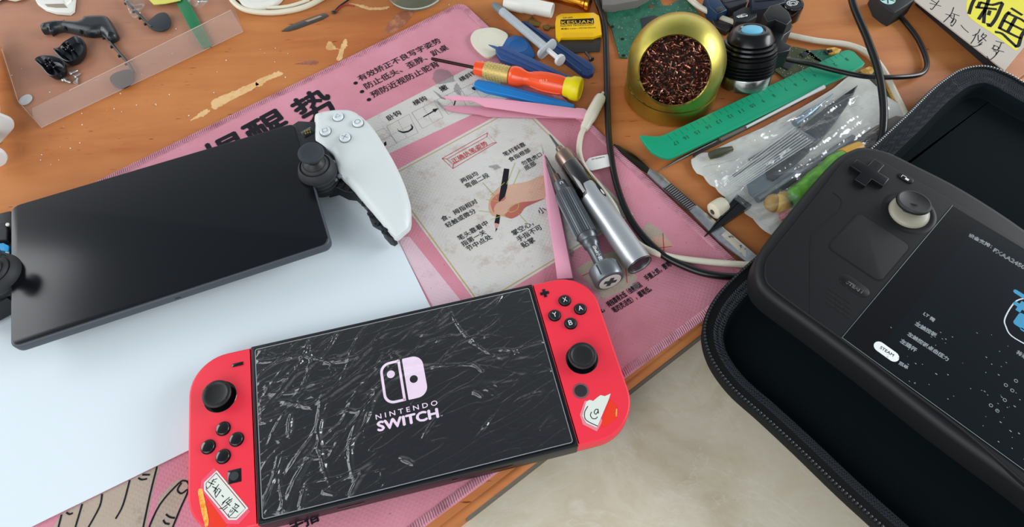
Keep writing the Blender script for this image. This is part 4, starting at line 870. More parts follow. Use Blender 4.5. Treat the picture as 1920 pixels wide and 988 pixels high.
for f in (.455, .46, .6, .985, 1.0):
    r_ = 7.9 + .5 * f; row = []
    for k in range(n):
        u = 2 * PI * k / n; p = Vector((r_ * math.cos(u), r_ * math.sin(u), f * L)); w_ = (M @ p) - (a + e * f * L); s_ = w_.dot(sd) / r_
        if f <= .46 and w_.dot(nn) > 0: p.z = (f + (.055 if abs(s_) > .45 else -.01) * (1 if abs(abs(s_) - .45) > .06 else .5)) * L
        row.append(tuple(M @ p))
    R.append(row)
R.append([tuple(M @ Vector((7.5 * math.cos(2 * PI * k / n), 7.5 * math.sin(2 * PI * k / n), 1.0 * L))) for k in range(n)]); R.append([tuple(M @ Vector((7.3 * math.cos(2 * PI * k / n), 7.3 * math.sin(2 * PI * k / n), .80 * L))) for k in range(n)])
b.rings(R, True, False); bd = t.part('barrel', b, SILV)
b = B(); b.lathe([(7.28, .985 * L), (7.2, .81 * L), (0, .80 * L)], 40, M); t.part('hollow', b, mat('plum_dark', '171015', .6), bd)
for f, s_ in ((.52, -.62),):
    ctr = a + e * (f * L); r_ = 8.2; w_ = (sd * -s_ + nn * math.sqrt(1 - s_ * s_)); tng = e.cross(w_)
    b = B(); Mt = Matrix((e, tng, w_)).transposed().to_4x4(); Mt.translation = ctr + w_ * (r_ - .0); b.prism(ellipse(6.5, 1.9, 0, 0, 0, 24), -.6, .12, M=Mt); t.part('slot', b, mat('slot_black', '040404', .9), bd); b = B(); b.prism(ellipse(2.4, 1.0, 0, 2.2, .3, 20), .0, .22, M=Mt); t.part('switch_slider', b, WHT, bd)
axis_part(t, 'ring', [(8.35, .992), (8.5, .997), (8.35, 1.001), (7.6, 1.002), (7.5, .99)], A, C, mat('dark_rim', '3A3438', .3, .6), 48)

# ---- steel scalpel handle along the mat's edge
def slab(name, P, z0, z1, m, label, cat, bev=.25, k=0, group=None):
    Q = gp(P, z1) if not k else blob(P, z1, k); b = B(); b.prism(ccw(Q), z0, z1, bev, 2); c = cen(Q); return solo(name, b, m, (c[0], c[1], z0), label, cat, group)
P0 = G(1280, 380, 3); t = T('scalpel', 'steel scalpel with a ribbed grip lying along the mat edge', 'scalpel', (P0.x, P0.y, .2))
hn = plate(t, [(1213, 327), (1217, 318), (1239, 329), (1255, 345), (1304, 386), (1345, 420), (1440, 500), (1420, 510), (1392, 488), (1346, 452), (1291, 396), (1242, 354)], 1.2, 4.4, STEEL, 'handle')
plate(t, [(1150, 270), (1160, 273), (1174, 281), (1186, 288), (1194, 294), (1220, 318), (1213, 325), (1205, 320), (1181, 302), (1165, 288)], 2.4, 3.2, mat('dark_blade', '47423A', .25, 1.), 'blade')
b = B()
for i in range(15):
    f = i / 14; p = t.to(1245 + (1291 - 1245) * f, 353 + (393 - 353) * f, 4.4); q_ = t.to(1257 + (1303 - 1257) * f, 344 + (386 - 344) * f, 4.4); b.tube([(p.x, p.y, 4.35), (q_.x, q_.y, 4.35)], .5, 8)
t.part('rib', b, mat('bright_rib', 'D0D2D2', .2, 1.), hn, kind='stuff')
b = B(); b.flat(t.xy([(1243, 353), (1258, 343), (1306, 385), (1291, 396)], 4.4), 4.25); t.part('rib_gap', b, mat('rib_gap', '2A2C2E', .5), hn)
plate(t, [(1352, 440), (1362, 432), (1398, 464), (1398, 482)], 4.42, 4.5, mat('worn_label', 'B7AF9F', .6, var=(160, '1C1B18', .55, .6)), 'worn_label', par=hn)

# ---- syringes
def syringe(A, C, r, m_b, label, off=0):
    t = T('syringe', label, 'syringe', (A.x, A.y, .2)); a = t.w(A); c = t.w(C); L = (c - a).length; M = align(a, c)
    axis_part(t, 'nozzle', [(r * .6, 0), (r * .8, .02), (r * .9, .06), (r * .95, .14)], A, C, mat('grey_cap', '6F7577', .5))
    bb = axis_part(t, 'barrel', [(r * .9, .13), (r, .14), (r, .80), (r * 1.1, .81)], A, C, m_b)
    b = B()
    for k in range(26): b.lathe([(r + .03, (.2 + k * .021) * L), (r + .06, (.2 + k * .021) * L + .12), (r + .03, (.2 + k * .021) * L + .24)], 20, M)
    t.part('graduations', b, mat('scale_ink', '7B8893', .6), bb)
    b = B(); b.prism([(x, y) for x, y in rrect(r * 5.2, r * 2.8, r * 1.1, 6)], .795 * L, .815 * L, .3, M=M @ Matrix.Rotation(.9, 4, 'Z')); t.part('finger_flange', b, m_b, bb)
    axis_part(t, 'plunger', [(r * .55, .82), (r * .55, .965), (r * 1.25, .97), (r * 1.35, .985), (r * 1.25, 1.0), (0, 1.003)], A, C, mat('translucent_white', 'D4D6D8', .35, alpha=.92))
    return t
SYR = mat('translucent_barrel', 'BFC6CC', .25, alpha=.75)
syringe(G(925, 8, 5), G(1052, 114, 8), 3.5, SYR, 'clear plastic syringe with a grey cap above the blue picks')
A = G(-30, 60, 13); C = G(-16, 298, 13); t = syringe(A, C, 7, mat('milky_barrel', 'CCCFCE', .3, alpha=.85), 'large milky plastic syringe at the left edge, beside the clear bag')

# ---- white nozzle, gold tube, scraper, crumbs of brass
A = G(948, 2, 7); C = G(1036, 20, 7); t = T('pipe_adapter', 'white plastic stepped pipe adapter at the top edge', 'adapter', (A.x, A.y, .1))
ad = axis_part(t, 'pipe', [(6.8, 0), (7.0, .02), (7.0, .4), (6.5, .42), (6.5, .62), (6.0, .64), (6.0, .98), (5.7, 1.0), (5.0, 1.0), (4.6, .9), (0, .89)], A, C, WHT)
A = G(1020, -14, 7); C = G(1106, 8, 7); t = T('brass_tube', 'golden metal tube with a flared ring, cut off by the top edge', 'tube', (A.x, A.y, .1)); GB = mat('golden_metal', 'C8862A', .2, 1.)
axis_part(t, 'tube', [(5.4, 0), (5.5, .8), (5.9, .82), (5.9, .9), (5.0, .92)], A, C, GB); axis_part(t, 'flange', [(5, .9), (6.6, .93), (6.7, .97), (6.2, 1.0), (4, 1.0), (0, .98)], A, C, GB)
P0 = G(1083, 60, 2); t = T('blade_scraper', 'yellow handled steel blade scraper with black print', 'scraper', (P0.x, P0.y, .3))
YEL = mat('yellow_scraper', 'E0B000', .35); yh = plate(t, [(1041, 46), (1043, 34), (1052, 29), (1082, 28), (1113, 27), (1123, 33), (1126, 50), (1128, 68), (1117, 71), (1112, 73), (1052, 74), (1047, 79), (1042, 73)], .6, 4.4, YEL, 'handle')
plate(t, [(1045, 72), (1126, 69), (1124, 97), (1078, 99), (1047, 97)], 1.4, 2.0, mat('blade_grey', '4C4A46', .35, .9), 'blade')
b = B(); b.flat(t.xy([(1051, 37), (1113, 34), (1114, 44), (1051, 46)], 4.4), 4.15); t.part('print_block', b, INK, yh)
b = B(); t.line(b, 'KESUAN', (1053, 45), (1112, 43), 4.47, 0, 3.6); t.part('print_light', b, YEL, yh, smooth=0)
b = B(); t.line(b, 'DP-005', (1056, 35), (1074, 34), 4.45, .01); t.line(b, 'KESUAN TECHNOLOGY', (1051, 50), (1114, 47.5), 4.45, .012, 1.9); t.line(b, '厚度0.1mm—刃口0.05mm', (1052, 56), (1117, 53), 4.45, .012, 2.1); t.part('print', b, INK, yh, smooth=0)
b = B()
for k in range(34): v = t.to(1056 + k * 1.72, 66.5, 4.5); b.tube([(v.x, v.y - 2.0, 4.0), (v.x, v.y + 3.4, 4.0)], .3, 5)
t.part('grip_rib', b, YEL, yh)
BR = mat('dull_brass', '8E7440', .35, .9)
slab('brass_contact', [(990, 36), (998, 30), (1003, 37), (1014, 42), (1011, 49), (1000, 48), (992, 44)], .1, 1.6, BR, 'small bent brass contact nearer the white pipe adapter', 'metal scrap', .2)
slab('brass_contact', [(1018, 47), (1027, 46), (1032, 48), (1040, 48), (1039, 51), (1032, 51), (1028, 56), (1020, 54)], .1, 1.6, BR, 'small bent brass contact touching the yellow scraper', 'metal scrap', .2)
def screw(A, C, r, m, label, group=None, n='screw', cat='screw'):
    t = T(n, label, cat, (A.x, A.y, 0.1), 0, group); axis_part(t, 'head', [(r * 1.9, 0), (r * 2, .1), (r * 1.7, .2)], A, C, m, 14); axis_part(t, 'shank', [(r, .15), (r, .9), (r * .5, 1)], A, C, m, 12)
screw(G(1110, 112, 1.6), G(1097, 97, 1.2), 1.0, DSTEEL, 'tiny dark screw below the blade scraper')

# ---- brass tip cleaner ball with copper wool
R0 = 33.9; F0 = G(1262, 238, 0); Cx, Cy = G(1258, 190, 0).x, F0.y + R0 - .5
t = T('tip_cleaner', 'brass coloured tip cleaner ball with a wide round opening', 'tip cleaner', (Cx, Cy, 0))
BRS = mat('brass_metal', 'B9AF58', .36, 1., bump=(40, .06), var=(60, 'AA9F48', .45, .7))
b = B(); b.lathe([(R0 - 1, 0), (R0, 1), (R0 + .1, 14.2), (R0 - 1.2, 14.4)], 72); t.part('base', b, BRS)
b = B(); b.lathe([(R0 - .7, 14.3), (R0 - .7, 15)], 64); t.part('seam', b, GLOSSB)
# ball with a hole cut square to the axis of the opening
Rb = 34.6; zc = 30.; ca = Vector((Cx, Cy, zc)); hp = G(1262, 138, 45); ax = Vector((-.0, -.66, .75)).normalized()
want = G(1261, 148, 52); ax = (Vector((want.x, want.y, 52)) - ca).normalized(); th0 = math.asin(24.6 / Rb); b = B(); n = 72; R = []
q_ = Vector((0, 0, 1)).rotation_difference(ax).to_matrix().to_4x4(); Mq = Matrix.Translation((0, 0, zc)) @ q_
for i in range(41):
    a = th0 + (PI - .02 - th0) * i / 40; row = []
    for k in range(n):
        u = 2 * PI * k / n; p = Mq @ Vector((Rb * math.sin(a) * math.cos(u), Rb * math.sin(a) * math.sin(u), Rb * math.cos(a)))
        if p.z < zc: d_ = math.hypot(p.x, p.y); k_ = (R0 + (Rb - R0) * max(0, (p.z - 15) / (zc - 15))) / max(d_, .01); f_ = min(k_, 3) if p.z > 14 else 1; p = Vector((p.x * f_, p.y * f_, max(p.z, 15.0)))
        row.append(tuple(p))
    R.append(row)
lip = [[tuple(Mq @ Vector(((Rb - dd_) * math.sin(th0 + s_) * math.cos(2 * PI * k / n), (Rb - dd_) * math.sin(th0 + s_) * math.sin(2 * PI * k / n), (Rb - dd_) * math.cos(th0 + s_)))) for k in range(n)] for dd_, s_ in ((1.6, .03), (1.3, 0), (.4, -.0))]
b.rings(lip + R, False, False); t.part('ball', b, BRS, smooth=60)
random.seed(11); b = B(); Mc = Matrix.Translation(ca) @ q_
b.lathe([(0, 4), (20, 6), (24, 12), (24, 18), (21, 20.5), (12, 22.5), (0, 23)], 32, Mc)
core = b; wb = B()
for k in range(2900):
    u = random.uniform(0, 2 * PI); rr_ = 24.0 * math.sqrt(random.random()); dep = random.uniform(18.5, 26.5 - (rr_ / 24) ** 2 * 3.2)
    p = ca + q_ @ Vector((rr_ * math.cos(u), rr_ * math.sin(u), dep)); dr = Vector((random.gauss(0, 1), random.gauss(0, 1), random.gauss(0, .45))).normalized(); sdv = dr.cross(Vector((random.gauss(0, 1), random.gauss(0, 1), random.gauss(0, 1)))).normalized()
    l = random.uniform(1.5, 6.0); w_ = random.uniform(.12, .5); nv = dr.cross(sdv); vs = []
    for j in range(5):
        f = j / 4 - .5; c_2 = p + dr * l * f + nv * (f * f * random.uniform(1.5, 3.5)); vs += [tuple(c_2 + sdv * w_), tuple(c_2 - sdv * w_)]
    wb.add(vs, [(2 * j, 2 * j + 1, 2 * j + 3, 2 * j + 2) for j in range(4)])
wool = T('copper_wool', 'curly copper wool filling the brass ball', 'copper wool', (Cx, Cy, 2)); tag(wool.o, kind='stuff')
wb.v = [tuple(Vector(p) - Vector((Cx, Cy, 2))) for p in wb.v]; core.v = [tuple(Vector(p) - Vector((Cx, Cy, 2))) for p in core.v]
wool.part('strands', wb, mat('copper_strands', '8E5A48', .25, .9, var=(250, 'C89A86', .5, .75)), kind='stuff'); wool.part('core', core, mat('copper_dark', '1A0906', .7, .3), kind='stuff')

# ---- black lamp with a blue button
P0 = G(1394, 156, 1.5); P1 = G(1411, 52, 42)
t = T('work_lamp', 'black ribbed round work lamp with a light blue button on top', 'lamp', (P0.x, P0.y, 0)); ML = align(t.w(P0), t.w(P1)) @ Matrix.Diagonal((1.1, 1.1, (P1 - P0).length / 46, 1))
LBK = mat('lamp_black', '0D0E10', .25, spec=.4); b = B(); b.lathe([(15.5, 0), (17, .6), (17.6, 10.5), (17.2, 11.5)], 56, ML); t.part('base_ring', b, mat('lamp_steel', 'A7A9A8', .2, 1.))
pr = [(17.4, 11)]
for k in range(4): h_ = 11.5 + k * 2.7; pr += [(18.2, h_), (19.0, h_ + .7), (19.0, h_ + 1.5), (17.7, h_ + 2.3)]
pr += [(18.3, 22.3), (19.0, 22.8), (19.0, 26.4), (18, 27.2)]
b = B(); b.lathe(pr, 56, ML); t.part('ribbed_body', b, LBK)
pr = [(17.6, 27), (18.8, 27.8), (18.8, 29.6)]
for k in range(3): h_ = 30 + k * 3; r_ = 18 - k * 1.4; pr += [(r_ - 1.4, h_ + .2), (r_, h_ + 1), (r_ - .4, h_ + 2.4)]
pr += [(14.2, 39.4), (13.0, 42.5), (11.2, 44.5), (9.5, 45), (8.6, 44.6), (8, 43.4), (0, 43.2)]
b = B(); b.lathe(pr, 56, ML); t.part('head', b, LBK)
b = B(); b.lathe([(6.8, 43), (6.8, 44.6), (6.2, 45.4), (4, 46), (0, 46.3)], 36, ML); t.part('button', b, mat('light_blue_button', '66B4D2', .5), label='light blue button')
BRK = mat('bracket_black', '121416', .4); b = B(); v = t.to(1447, 95, 25); b.prism(t.xy([(1418, 62), (1432, 40), (1452, 34), (1474, 48), (1482, 60), (1478, 70), (1466, 78), (1462, 86), (1468, 92), (1480, 98), (1476, 106), (1450, 112), (1440, 98)], 26), 16, 32, 1.0, 3); cl = t.part('clamp', b, BRK)
b = B(); b.prism(t.xy([(1430, 30), (1442, 14), (1460, 10), (1478, 26), (1484, 42), (1474, 50), (1452, 40), (1438, 44)], 38), 31, 40, 1.2, 3); t.part('clamp_jaw', b, BRK, cl)

# ---- boards and adapters behind
PCBG = mat('circuit_green', '1F6048', .35, coat=.3, var=(160, '17503B', .45, .6)); SLD = mat('solder', 'BFC4C0', .25, .9)
def pcb(name, P, z0, m, label, nd, seed, dots=None, rot=.3, chips=()):
    Q = gp(P, z0 + 1.2); c = cen(Q); t = T(name, label, 'circuit board', (c[0], c[1], z0)); Q = ccw([(x - c[0], y - c[1]) for x, y in Q]); b = B(); b.prism(Q, 0, 1.2, .1, 1); bo = t.part('board', b, m)
    random.seed(seed); b = B(); xs = [p[0] for p in Q]; ys = [p[1] for p in Q]; k = 0
    while k < nd:
        x = random.uniform(min(xs), max(xs)); y = random.uniform(min(ys), max(ys)); ins = False; j = len(Q) - 1
        for i in range(len(Q)):
            if (Q[i][1] > y) != (Q[j][1] > y) and x < (Q[j][0] - Q[i][0]) * (y - Q[i][1]) / (Q[j][1] - Q[i][1]) + Q[i][0]: ins = not ins
            j = i
        if not ins: continue
        k += 1
        if k % 3: b.sphere((x, y, 1.2), random.uniform(.25, .6), 6, (1, 1, .5))
        else: b.box(x, y, 1.3, random.uniform(.4, 1.4), .4, .3, 0, random.uniform(0, 3))
    t.part('solder_points', b, SLD, bo, kind='stuff')
    for P_, h_ in chips: b = B(); b.prism(t.xy(P_, z0 + 2), 1.2, 1.2 + h_, .2); t.part('chip', b, mat('chip_grey', '24262A', .5), bo)
    return t
tp_ = pcb('circuit_board', [(1136, 16), (1178, 11), (1198, 15), (1199, 3), (1237, -2), (1243, 10), (1255, 10), (1266, 2), (1290, -4), (1307, 21), (1318, 34), (1290, 60), (1240, 90), (1200, 105), (1182, 100), (1176, 108), (1162, 107), (1155, 83), (1147, 54), (1139, 40)], .2, PCBG, 'green circuit board with many solder dots behind the brass ball', 170, 2, chips=[([(1201, 34), (1226, 28), (1240, 32), (1225, 60), (1206, 62)], .6)])
b = B()
for p in ((1148, 50), (1167, 73), (1169, 104), (1139, 19)): v = tp_.to(*p, 1.5); b.lathe([(1.5, 1.22), (1.5, 1.3), (0, 1.3)], 16, Matrix.Translation((v.x, v.y, 0)))
tp_.part('mounting_hole', b, mat('slot_black', '040404', .9))
b = B(); v = tp_.to(1221, 12, 1.5); b.lathe([(1.8, 1.22), (1.8, 1.5), (.8, 1.6), (0, 1.5)], 16, Matrix.Translation((v.x, v.y, 0))); tp_.part('copper_pad', b, mat('copper_pad', '9A5A2E', .4, .7))
OLV = mat('circuit_olive', '4A4F2E', .4, var=(140, '39441F', .4, .6))
pcb('circuit_board', [(1450, 130), (1455, 103), (1470, 92), (1489, 87), (1513, 92), (1530, 105), (1545, 118), (1500, 150), (1472, 147)], .2, OLV, 'olive circuit board between the lamp and the green ruler', 90, 4, chips=[([(1463, 123), (1475, 112), (1490, 117), (1478, 130)], .8), ([(1500, 100), (1510, 96), (1516, 102), (1506, 107)], 1.0)])
pcb('circuit_board', [(1505, 95), (1552, 92), (1580, 96), (1600, 104), (1560, 125), (1528, 112)], .2, PCBG, 'green circuit board peeking out above the ruler under the cables', 40, 6, chips=[([(1545, 95), (1560, 93), (1562, 99), (1550, 101)], 1.2)])
pcb('circuit_board', [(1600, 138), (1640, 128), (1662, 170), (1686, 206), (1660, 196), (1625, 160)], .2, PCBG, 'green circuit board beside the white cable right of the ruler', 40, 7, chips=[([(1628, 150), (1640, 146), (1646, 158), (1634, 160)], 1.)])
AMB = mat('amber_flex', 'B8842C', .4, var=(400, 'D8B060', .5, .6))
slab('flex_cable', [(1550, 90), (1566, 88), (1578, 92), (1574, 98), (1560, 102), (1552, 99)], 1.5, 2.6, AMB, 'amber flexible cable scrap above the ruler', 'flex cable', .2)
slab('flex_cable', [(1612, 132), (1630, 124), (1642, 128), (1636, 138), (1622, 140)], 1.5, 2.6, AMB, 'amber flexible cable scrap at the right end of the ruler', 'flex cable', .2)
slab('flex_cable', [(1655, 148), (1660, 150), (1684, 200), (1680, 204)], 1.6, 2.2, AMB, 'amber flexible strip beside the white cable', 'flex cable', .1)

def gadget(name, P, z0, z1, m, label, cat, bev=1.2):
    Q = gp(P, z1); c = cen(Q); t = T(name, label, cat, (c[0], c[1], z0)); b = B(); b.prism(ccw([(x - c[0], y - c[1]) for x, y in Q]), 0, z1 - z0, bev, 3); t.body = t.part('housing', b, m); return t
t = gadget('laptop_adapter', [(1128, -20), (1240, -24), (1196, 0), (1150, 8), (1130, 8)], .3, 9, mat('warm_grey_plastic', '6E6A66', .5), 'grey plastic box at the top edge above the green circuit board', 'box', 1); 
b = B(); b.prism(t.xy([(1130, 4), (1188, 0), (1160, 8), (1132, 12)], 6), 3, 6, .3); t.part('dark_foot', b, BLK, t.body)
BDK = mat('navy_connector', '13314F', .4); 
t = gadget('video_connector', [(1322, -10), (1345, -8), (1364, 18), (1346, 25), (1330, 12)], .3, 12, BDK, 'dark blue video connector head at the top edge beside the white cable', 'connector'); b = B(); b.prism(t.xy([(1341, 16), (1353, 12), (1358, 18), (1345, 23)], 12.5), 9, 12.6, .2); t.part('plug_shell', b, DSTEEL, t.body)
t = gadget('grey_bracket', [(1350, -12), (1408, -14), (1400, 6), (1368, 14), (1356, 8)], .3, 10, mat('graphite', '34363A', .45), 'graphite metal bracket plate at the top edge', 'bracket'); b = B(); b.tube([(t.to(1358, 4, 10.5).x, t.to(1358, 4, 10.5).y, 9.8), (t.to(1398, -4, 10.5).x, t.to(1398, -4, 10.5).y, 9.8)], .8, 8); t.part('rail', b, DKG, t.body)
t = gadget('adapter_box', [(1408, -10), (1470, -14), (1474, 4), (1440, 14), (1412, 18)], .3, 16, mat('midnight_plastic', '141C2E', .45), 'midnight blue adapter box behind the work lamp', 'adapter'); b = B(); b.prism(t.xy([(1415, -2), (1466, -6), (1467, -2), (1416, 3)], 16.3), 15.5, 16.2, .1); t.part('seam', b, GLOSSB, t.body)
t = gadget('black_clip', [(1375, 22), (1395, 12), (1418, 14), (1420, 30), (1402, 40), (1380, 40)], .3, 12, BLKM, 'small black clip with a steel spring behind the work lamp', 'clip'); b = B(); v = t.to(1400, 31, 13); 
for k in range(4): b.tube([(v.x - 5 + k * 1.2 + 2.4 * math.cos(a), v.y + 1 + 1.4 * math.sin(a) + k * .3, 12.3 + .1 * k) for a in [i / 10 * 2 * PI for i in range(11)]], .3, 5)
t.part('spring', b, STEEL, t.body)
t = gadget('dark_battery', [(1335, 36), (1368, 30), (1385, 42), (1362, 58), (1340, 48)], .2, 5, mat('umber_plastic', '241C1E', .5), 'flat dark battery pack behind the brass ball', 'battery'); b = B(); b.box(0, 0, 4.9, 10, 4, .3, .1, -.4); t.part('sleeve_label', b, mat('dim_print', '3A3234', .5), t.body)
c0 = G(1484, 14, 10); t = T('round_plug', 'shiny black round plug with a white swirl mark', 'plug', (c0.x, c0.y, .3)); b = B(); b.lathe([(8, 0), (8.8, 1), (8.8, 13), (8.2, 14), (6.6, 14.2), (6.4, 13.6), (0, 13.6)], 40); pb_ = t.part('body', b, GLOSSB)
b = B()
for r_, a0_, a1_ in ((4.8, .3, 4.2), (3.2, 2.2, 6.8), (1.7, -.5, 3.2)): b.ribbon([(r_ * math.cos(a), r_ * .7 * math.sin(a)) for a in [a0_ + (a1_ - a0_) * i / 14 for i in range(15)]], .8, 13.7)
t.part('swirl', b, LOGOW, pb_, smooth=0)
t = gadget('black_charger', [(1640, -20), (1722, -26), (1716, -2), (1700, 10), (1678, 23), (1668, 18), (1650, 4)], .3, 14, BLKM, 'black charger block with a pale round mark at the top edge', 'charger'); b = B(); v = t.to(1664, -1, 14); b.lathe([(6, 13.8), (6, 13.95), (0, 13.95)], 30, Matrix.Translation((v.x, v.y, 0))); t.part('round_mark', b, mat('pale_teal', 'A9D3CE', .5), t.body)
b = B()
for a in (.2, 1.3, 2.6): b.ribbon([(v.x + q_ * math.cos(a), v.y + q_ * math.sin(a)) for q_ in (-5, 0, 5)], 1.0, 14.02)
t.part('mark_lines', b, GLOSSB, t.body, smooth=0)

# ---- green ruler
RU = [(1200, 255), (1206, 253), (1222, 255), (1236, 255), (1246, 252), (1300, 227), (1584, 94), (1592, 93), (1602, 97), (1622, 118), (1618, 123), (1600, 134), (1400, 231), (1262, 295), (1252, 297), (1238, 293), (1222, 284), (1208, 268)]
P0 = G(1410, 195, 8); t = T('ruler', 'green plastic ruler with raised upside down centimetre numbers', 'ruler', (P0.x, P0.y, 5.6)); GRN = mat('green_plastic', '07926B', .42, bump=(1200, .05)); GRD = mat('green_plastic_shade', '046040', .5)
b = B(); b.prism(t.xy(RU, 8), 0, 2.4, .5, 3, .3); rb = t.part('blade', b, GRN)
kx = {17: (1266, 268), 16: (1285, 258), 15: (1306, 248), 14: (1327, 238), 13: (1347, 228), 12: (1368, 218), 11: (1389, 208), 10: (1410, 198), 9: (1430, 189), 8: (1450, 179), 7: (1472, 167), 6: (1491, 159), 5: (1509, 150), 4: (1527, 141), 3: (1549, 129), 2: (1565, 121), 1: (1587, 111)}
a_ = t.to(*kx[17], 8); b_e = t.to(*kx[4], 8); e = (b_e - a_); e = Vector((e.x, e.y, 0)).normalized(); ra = math.atan2(e.y, e.x) + PI
for k, p in kx.items():
    v = t.to(*p, 8); b = B(); b.text(str(k), Matrix.Translation((v.x, v.y, 2.46)) @ Matrix.Rotation(ra, 4, 'Z') @ Matrix.Translation((-2.2 if k > 9 else -1.1, -1.4, 0)), .03, (4.0 if k > 9 else 1.9, 3.3)); t.part('number', b, GRD, rb, smooth=0)
b = B(); up_ = Vector((-e.y, e.x, 0)); edge = t.to(1440, 161.5, 8); off = (edge - a_).dot(up_)
for k in range(0, 161):
    p = a_ + e * (k * 1.0 - 0.2) + up_ * (off - .7); l = 5.2 if k % 10 == 0 else (0 if k % 5 else 3.6)
    if l: q2 = p - up_ * l; b.ribbon([(p.x, p.y), (q2.x, q2.y)], .28, 2.45)
t.part('tick_marks', b, GRD, rb, smooth=0)
b = B(); q1 = t.to(1262, 291, 8); q2 = t.to(1600, 129, 8); b.tube([(q1.x, q1.y, 2.2), (q2.x, q2.y, 2.2)], .5, 6); t.part('bottom_bead', b, GRN, rb)

# ---- slim rods beside the ruler
def rod(P, r, m, name, label, cat='rod'):
    Q = [G(*p) for p in P]; b = B(); b.tube(Q, r, 12); return solo(name, b, m, (Q[0].x, Q[0].y, 0.2), label, cat)
CHR = mat('chrome', 'CFD0D0', .12, 1.)
rod([(1240, 319, 1.5), (1270, 301, 2.2), (1420, 226, 4.5)], [.3, 1.1, 1.3], CHR, 'steel_probe', 'polished steel probe with a sharp point just below the ruler', 'probe')
rod([(1300, 292, 4.5), (1420, 231, 5.6), (1510, 184, 6)], .8, BLK, 'black_rod', 'thin black rod running beside the steel probe')
rod([(1400, 238, 8), (1504, 184, 8.6), (1545, 163, 8.8)], [1.0, 1.2, 1.6], mat('clear_rod', 'D4D6D6', .15, alpha=.8), 'clear_tube', 'slim clear tube lying over the top of the bag', 'tube')

# ---- crumpled white wrapping under the clear bag
WR = [(1295, 302), (1301, 299), (1312, 290), (1326, 289), (1340, 282), (1390, 258), (1430, 240), (1500, 205), (1560, 170), (1598, 140), (1625, 150), (1660, 182), (1705, 215), (1740, 260), (1640, 380), (1520, 470), (1450, 446), (1425, 430), (1410, 412), (1395, 402), (1390, 380), (1372, 372), (1358, 372), (1346, 362), (1340, 354), (1330, 349), (1318, 333), (1306, 327), (1298, 316)]
def crumple(P, z, amp, sc_, seed, step=2.2, k=2, thick=0, ridge=1.0, h0=0, aniso=1.0, ang=0.):
    Q = ccw(blob(P, z, k)); n = len(Q); xs = [p[0] for p in Q]; ys = [p[1] for p in Q]; I = []
    x = min(xs)
    while x < max(xs):
        y = min(ys)
        while y < max(ys):
            ins = False; j = n - 1; md = 1e9
            for i in range(n):
                a, c = Q[j], Q[i]; md = min(md, (x - c[0]) ** 2 + (y - c[1]) ** 2)
                if (a[1] > y) != (c[1] > y) and x < (c[0] - a[0]) * (y - a[1]) / (c[1] - a[1]) + a[0]: ins = not ins
                j = i
            if ins and md > (step * .4) ** 2: I.append(Vector((x + .3 * step * noise.noise(Vector((x, y, 1))), y)))
            y += step
        x += step
    vv, ee, ff, *_ = geometry.delaunay_2d_cdt([Vector(p) for p in Q] + I, [(i, (i + 1) % n) for i in range(n)], [], 1, 1e-5)
    b = B(); vs = []
    for p in vv:
        h = 0
        for o_, w_ in ((1, .6), (2.3, .3), (5, .12)): h += w_ * (1 - abs(noise.noise(Vector(((p.x * math.cos(ang) + p.y * math.sin(ang)) * sc_ * o_ / aniso, (p.y * math.cos(ang) - p.x * math.sin(ang)) * sc_ * o_, seed)))) * 2 * ridge)
        vs.append((p.x, p.y, z + h0 + amp * h))
    b.add(vs, [tuple(f) for f in ff]); return b
b = crumple(WR, 1.2, 2.2, .045, 3); solo('paper_wrapper', b, mat('wrapper_white', 'C9C9C2', .6, var=(45, 'B4AEA0', .55, .8)), tuple(G(1480, 300, .2)), 'crumpled off-white wrapper under the clear bag of tools', 'wrapper', smooth=180)
# what lies in the bag
def inbag(name, P, z0, z1, m, label, cat, k=3, bev=.8): return slab(name, P, z0, z1, m, label, cat, bev, k)
rod([(1490, 232, 6), (1514, 214, 7), (1528, 204, 7.5), (1540, 194, 7.8), (1562, 176, 7.8)], [2.6, 3.0, 2.2, .8, .3], mat('steel_blue', '6F8496', .3, .6), 'craft_pen', 'blue grey craft knife with a thin point inside the bag', 'craft knife')
rod([(1330, 292, 5), (1350, 286, 6), (1372, 279, 5)], [2.6, 3.4, 2.0], mat('dark_olive', '3E4030', .5), 'dark_capsule', 'small dark olive capsule in the left part of the bag', 'capsule')
MD = mat('dark_metal', '2B3034', .35, .5)
inbag('black_tweezers', [(1450, 338), (1500, 300), (1545, 256), (1590, 195), (1607, 163), (1602, 163), (1540, 207), (1492, 248), (1446, 300), (1436, 322)], 5.6, 7, MD, 'dark flat tweezers blade showing through the bag', 'tweezers', 2)
inbag('tool_roll', [(1510, 330), (1600, 262), (1680, 215), (1700, 240), (1640, 290), (1545, 350)], 4.6, 8, mat('brown_film', '4A4039', .3), 'dark brown roll at the right end of the bag', 'roll', 3, 1.5)
rod([(1420, 375, 6), (1500, 322, 7), (1600, 258, 8)], 2.4, mat('knurl_grey', '6A7276', .35, .7, bump=(1800, .8)), 'knurled_handle', 'grey knurled metal handle inside the bag')
rod([(1350, 262, 6), (1420, 228, 7), (1480, 198, 7)], 1.4, mat('taupe', '5A544C', .5), 'dark_probe', 'thin taupe probe inside the upper edge of the bag', 'probe')
inbag('blue_grey_card', [(1400, 345), (1440, 318), (1470, 298), (1500, 310), (1460, 345), (1420, 375)], 5.0, 5.6, mat('slate_card', '55646C', .4), 'slate grey card scrap inside the bag', 'card', 2, .2)
GH = T('green_handle_tool', 'green handled tool with a yellow end cap inside the bag', 'tool', tuple(G(1540, 330, .5)))
A = G(1484, 378, 10); C = G(1580, 296, 11); axis_part(GH, 'handle', [(5, 0), (7.2, .06), (6.6, .3), (7.6, .45), (6.8, .7), (7.4, .85), (6, 1)], A, C, mat('leaf_green', '5E9A2E', .35, var=(120, '3F7A2A', .4, .6)), smooth=60)
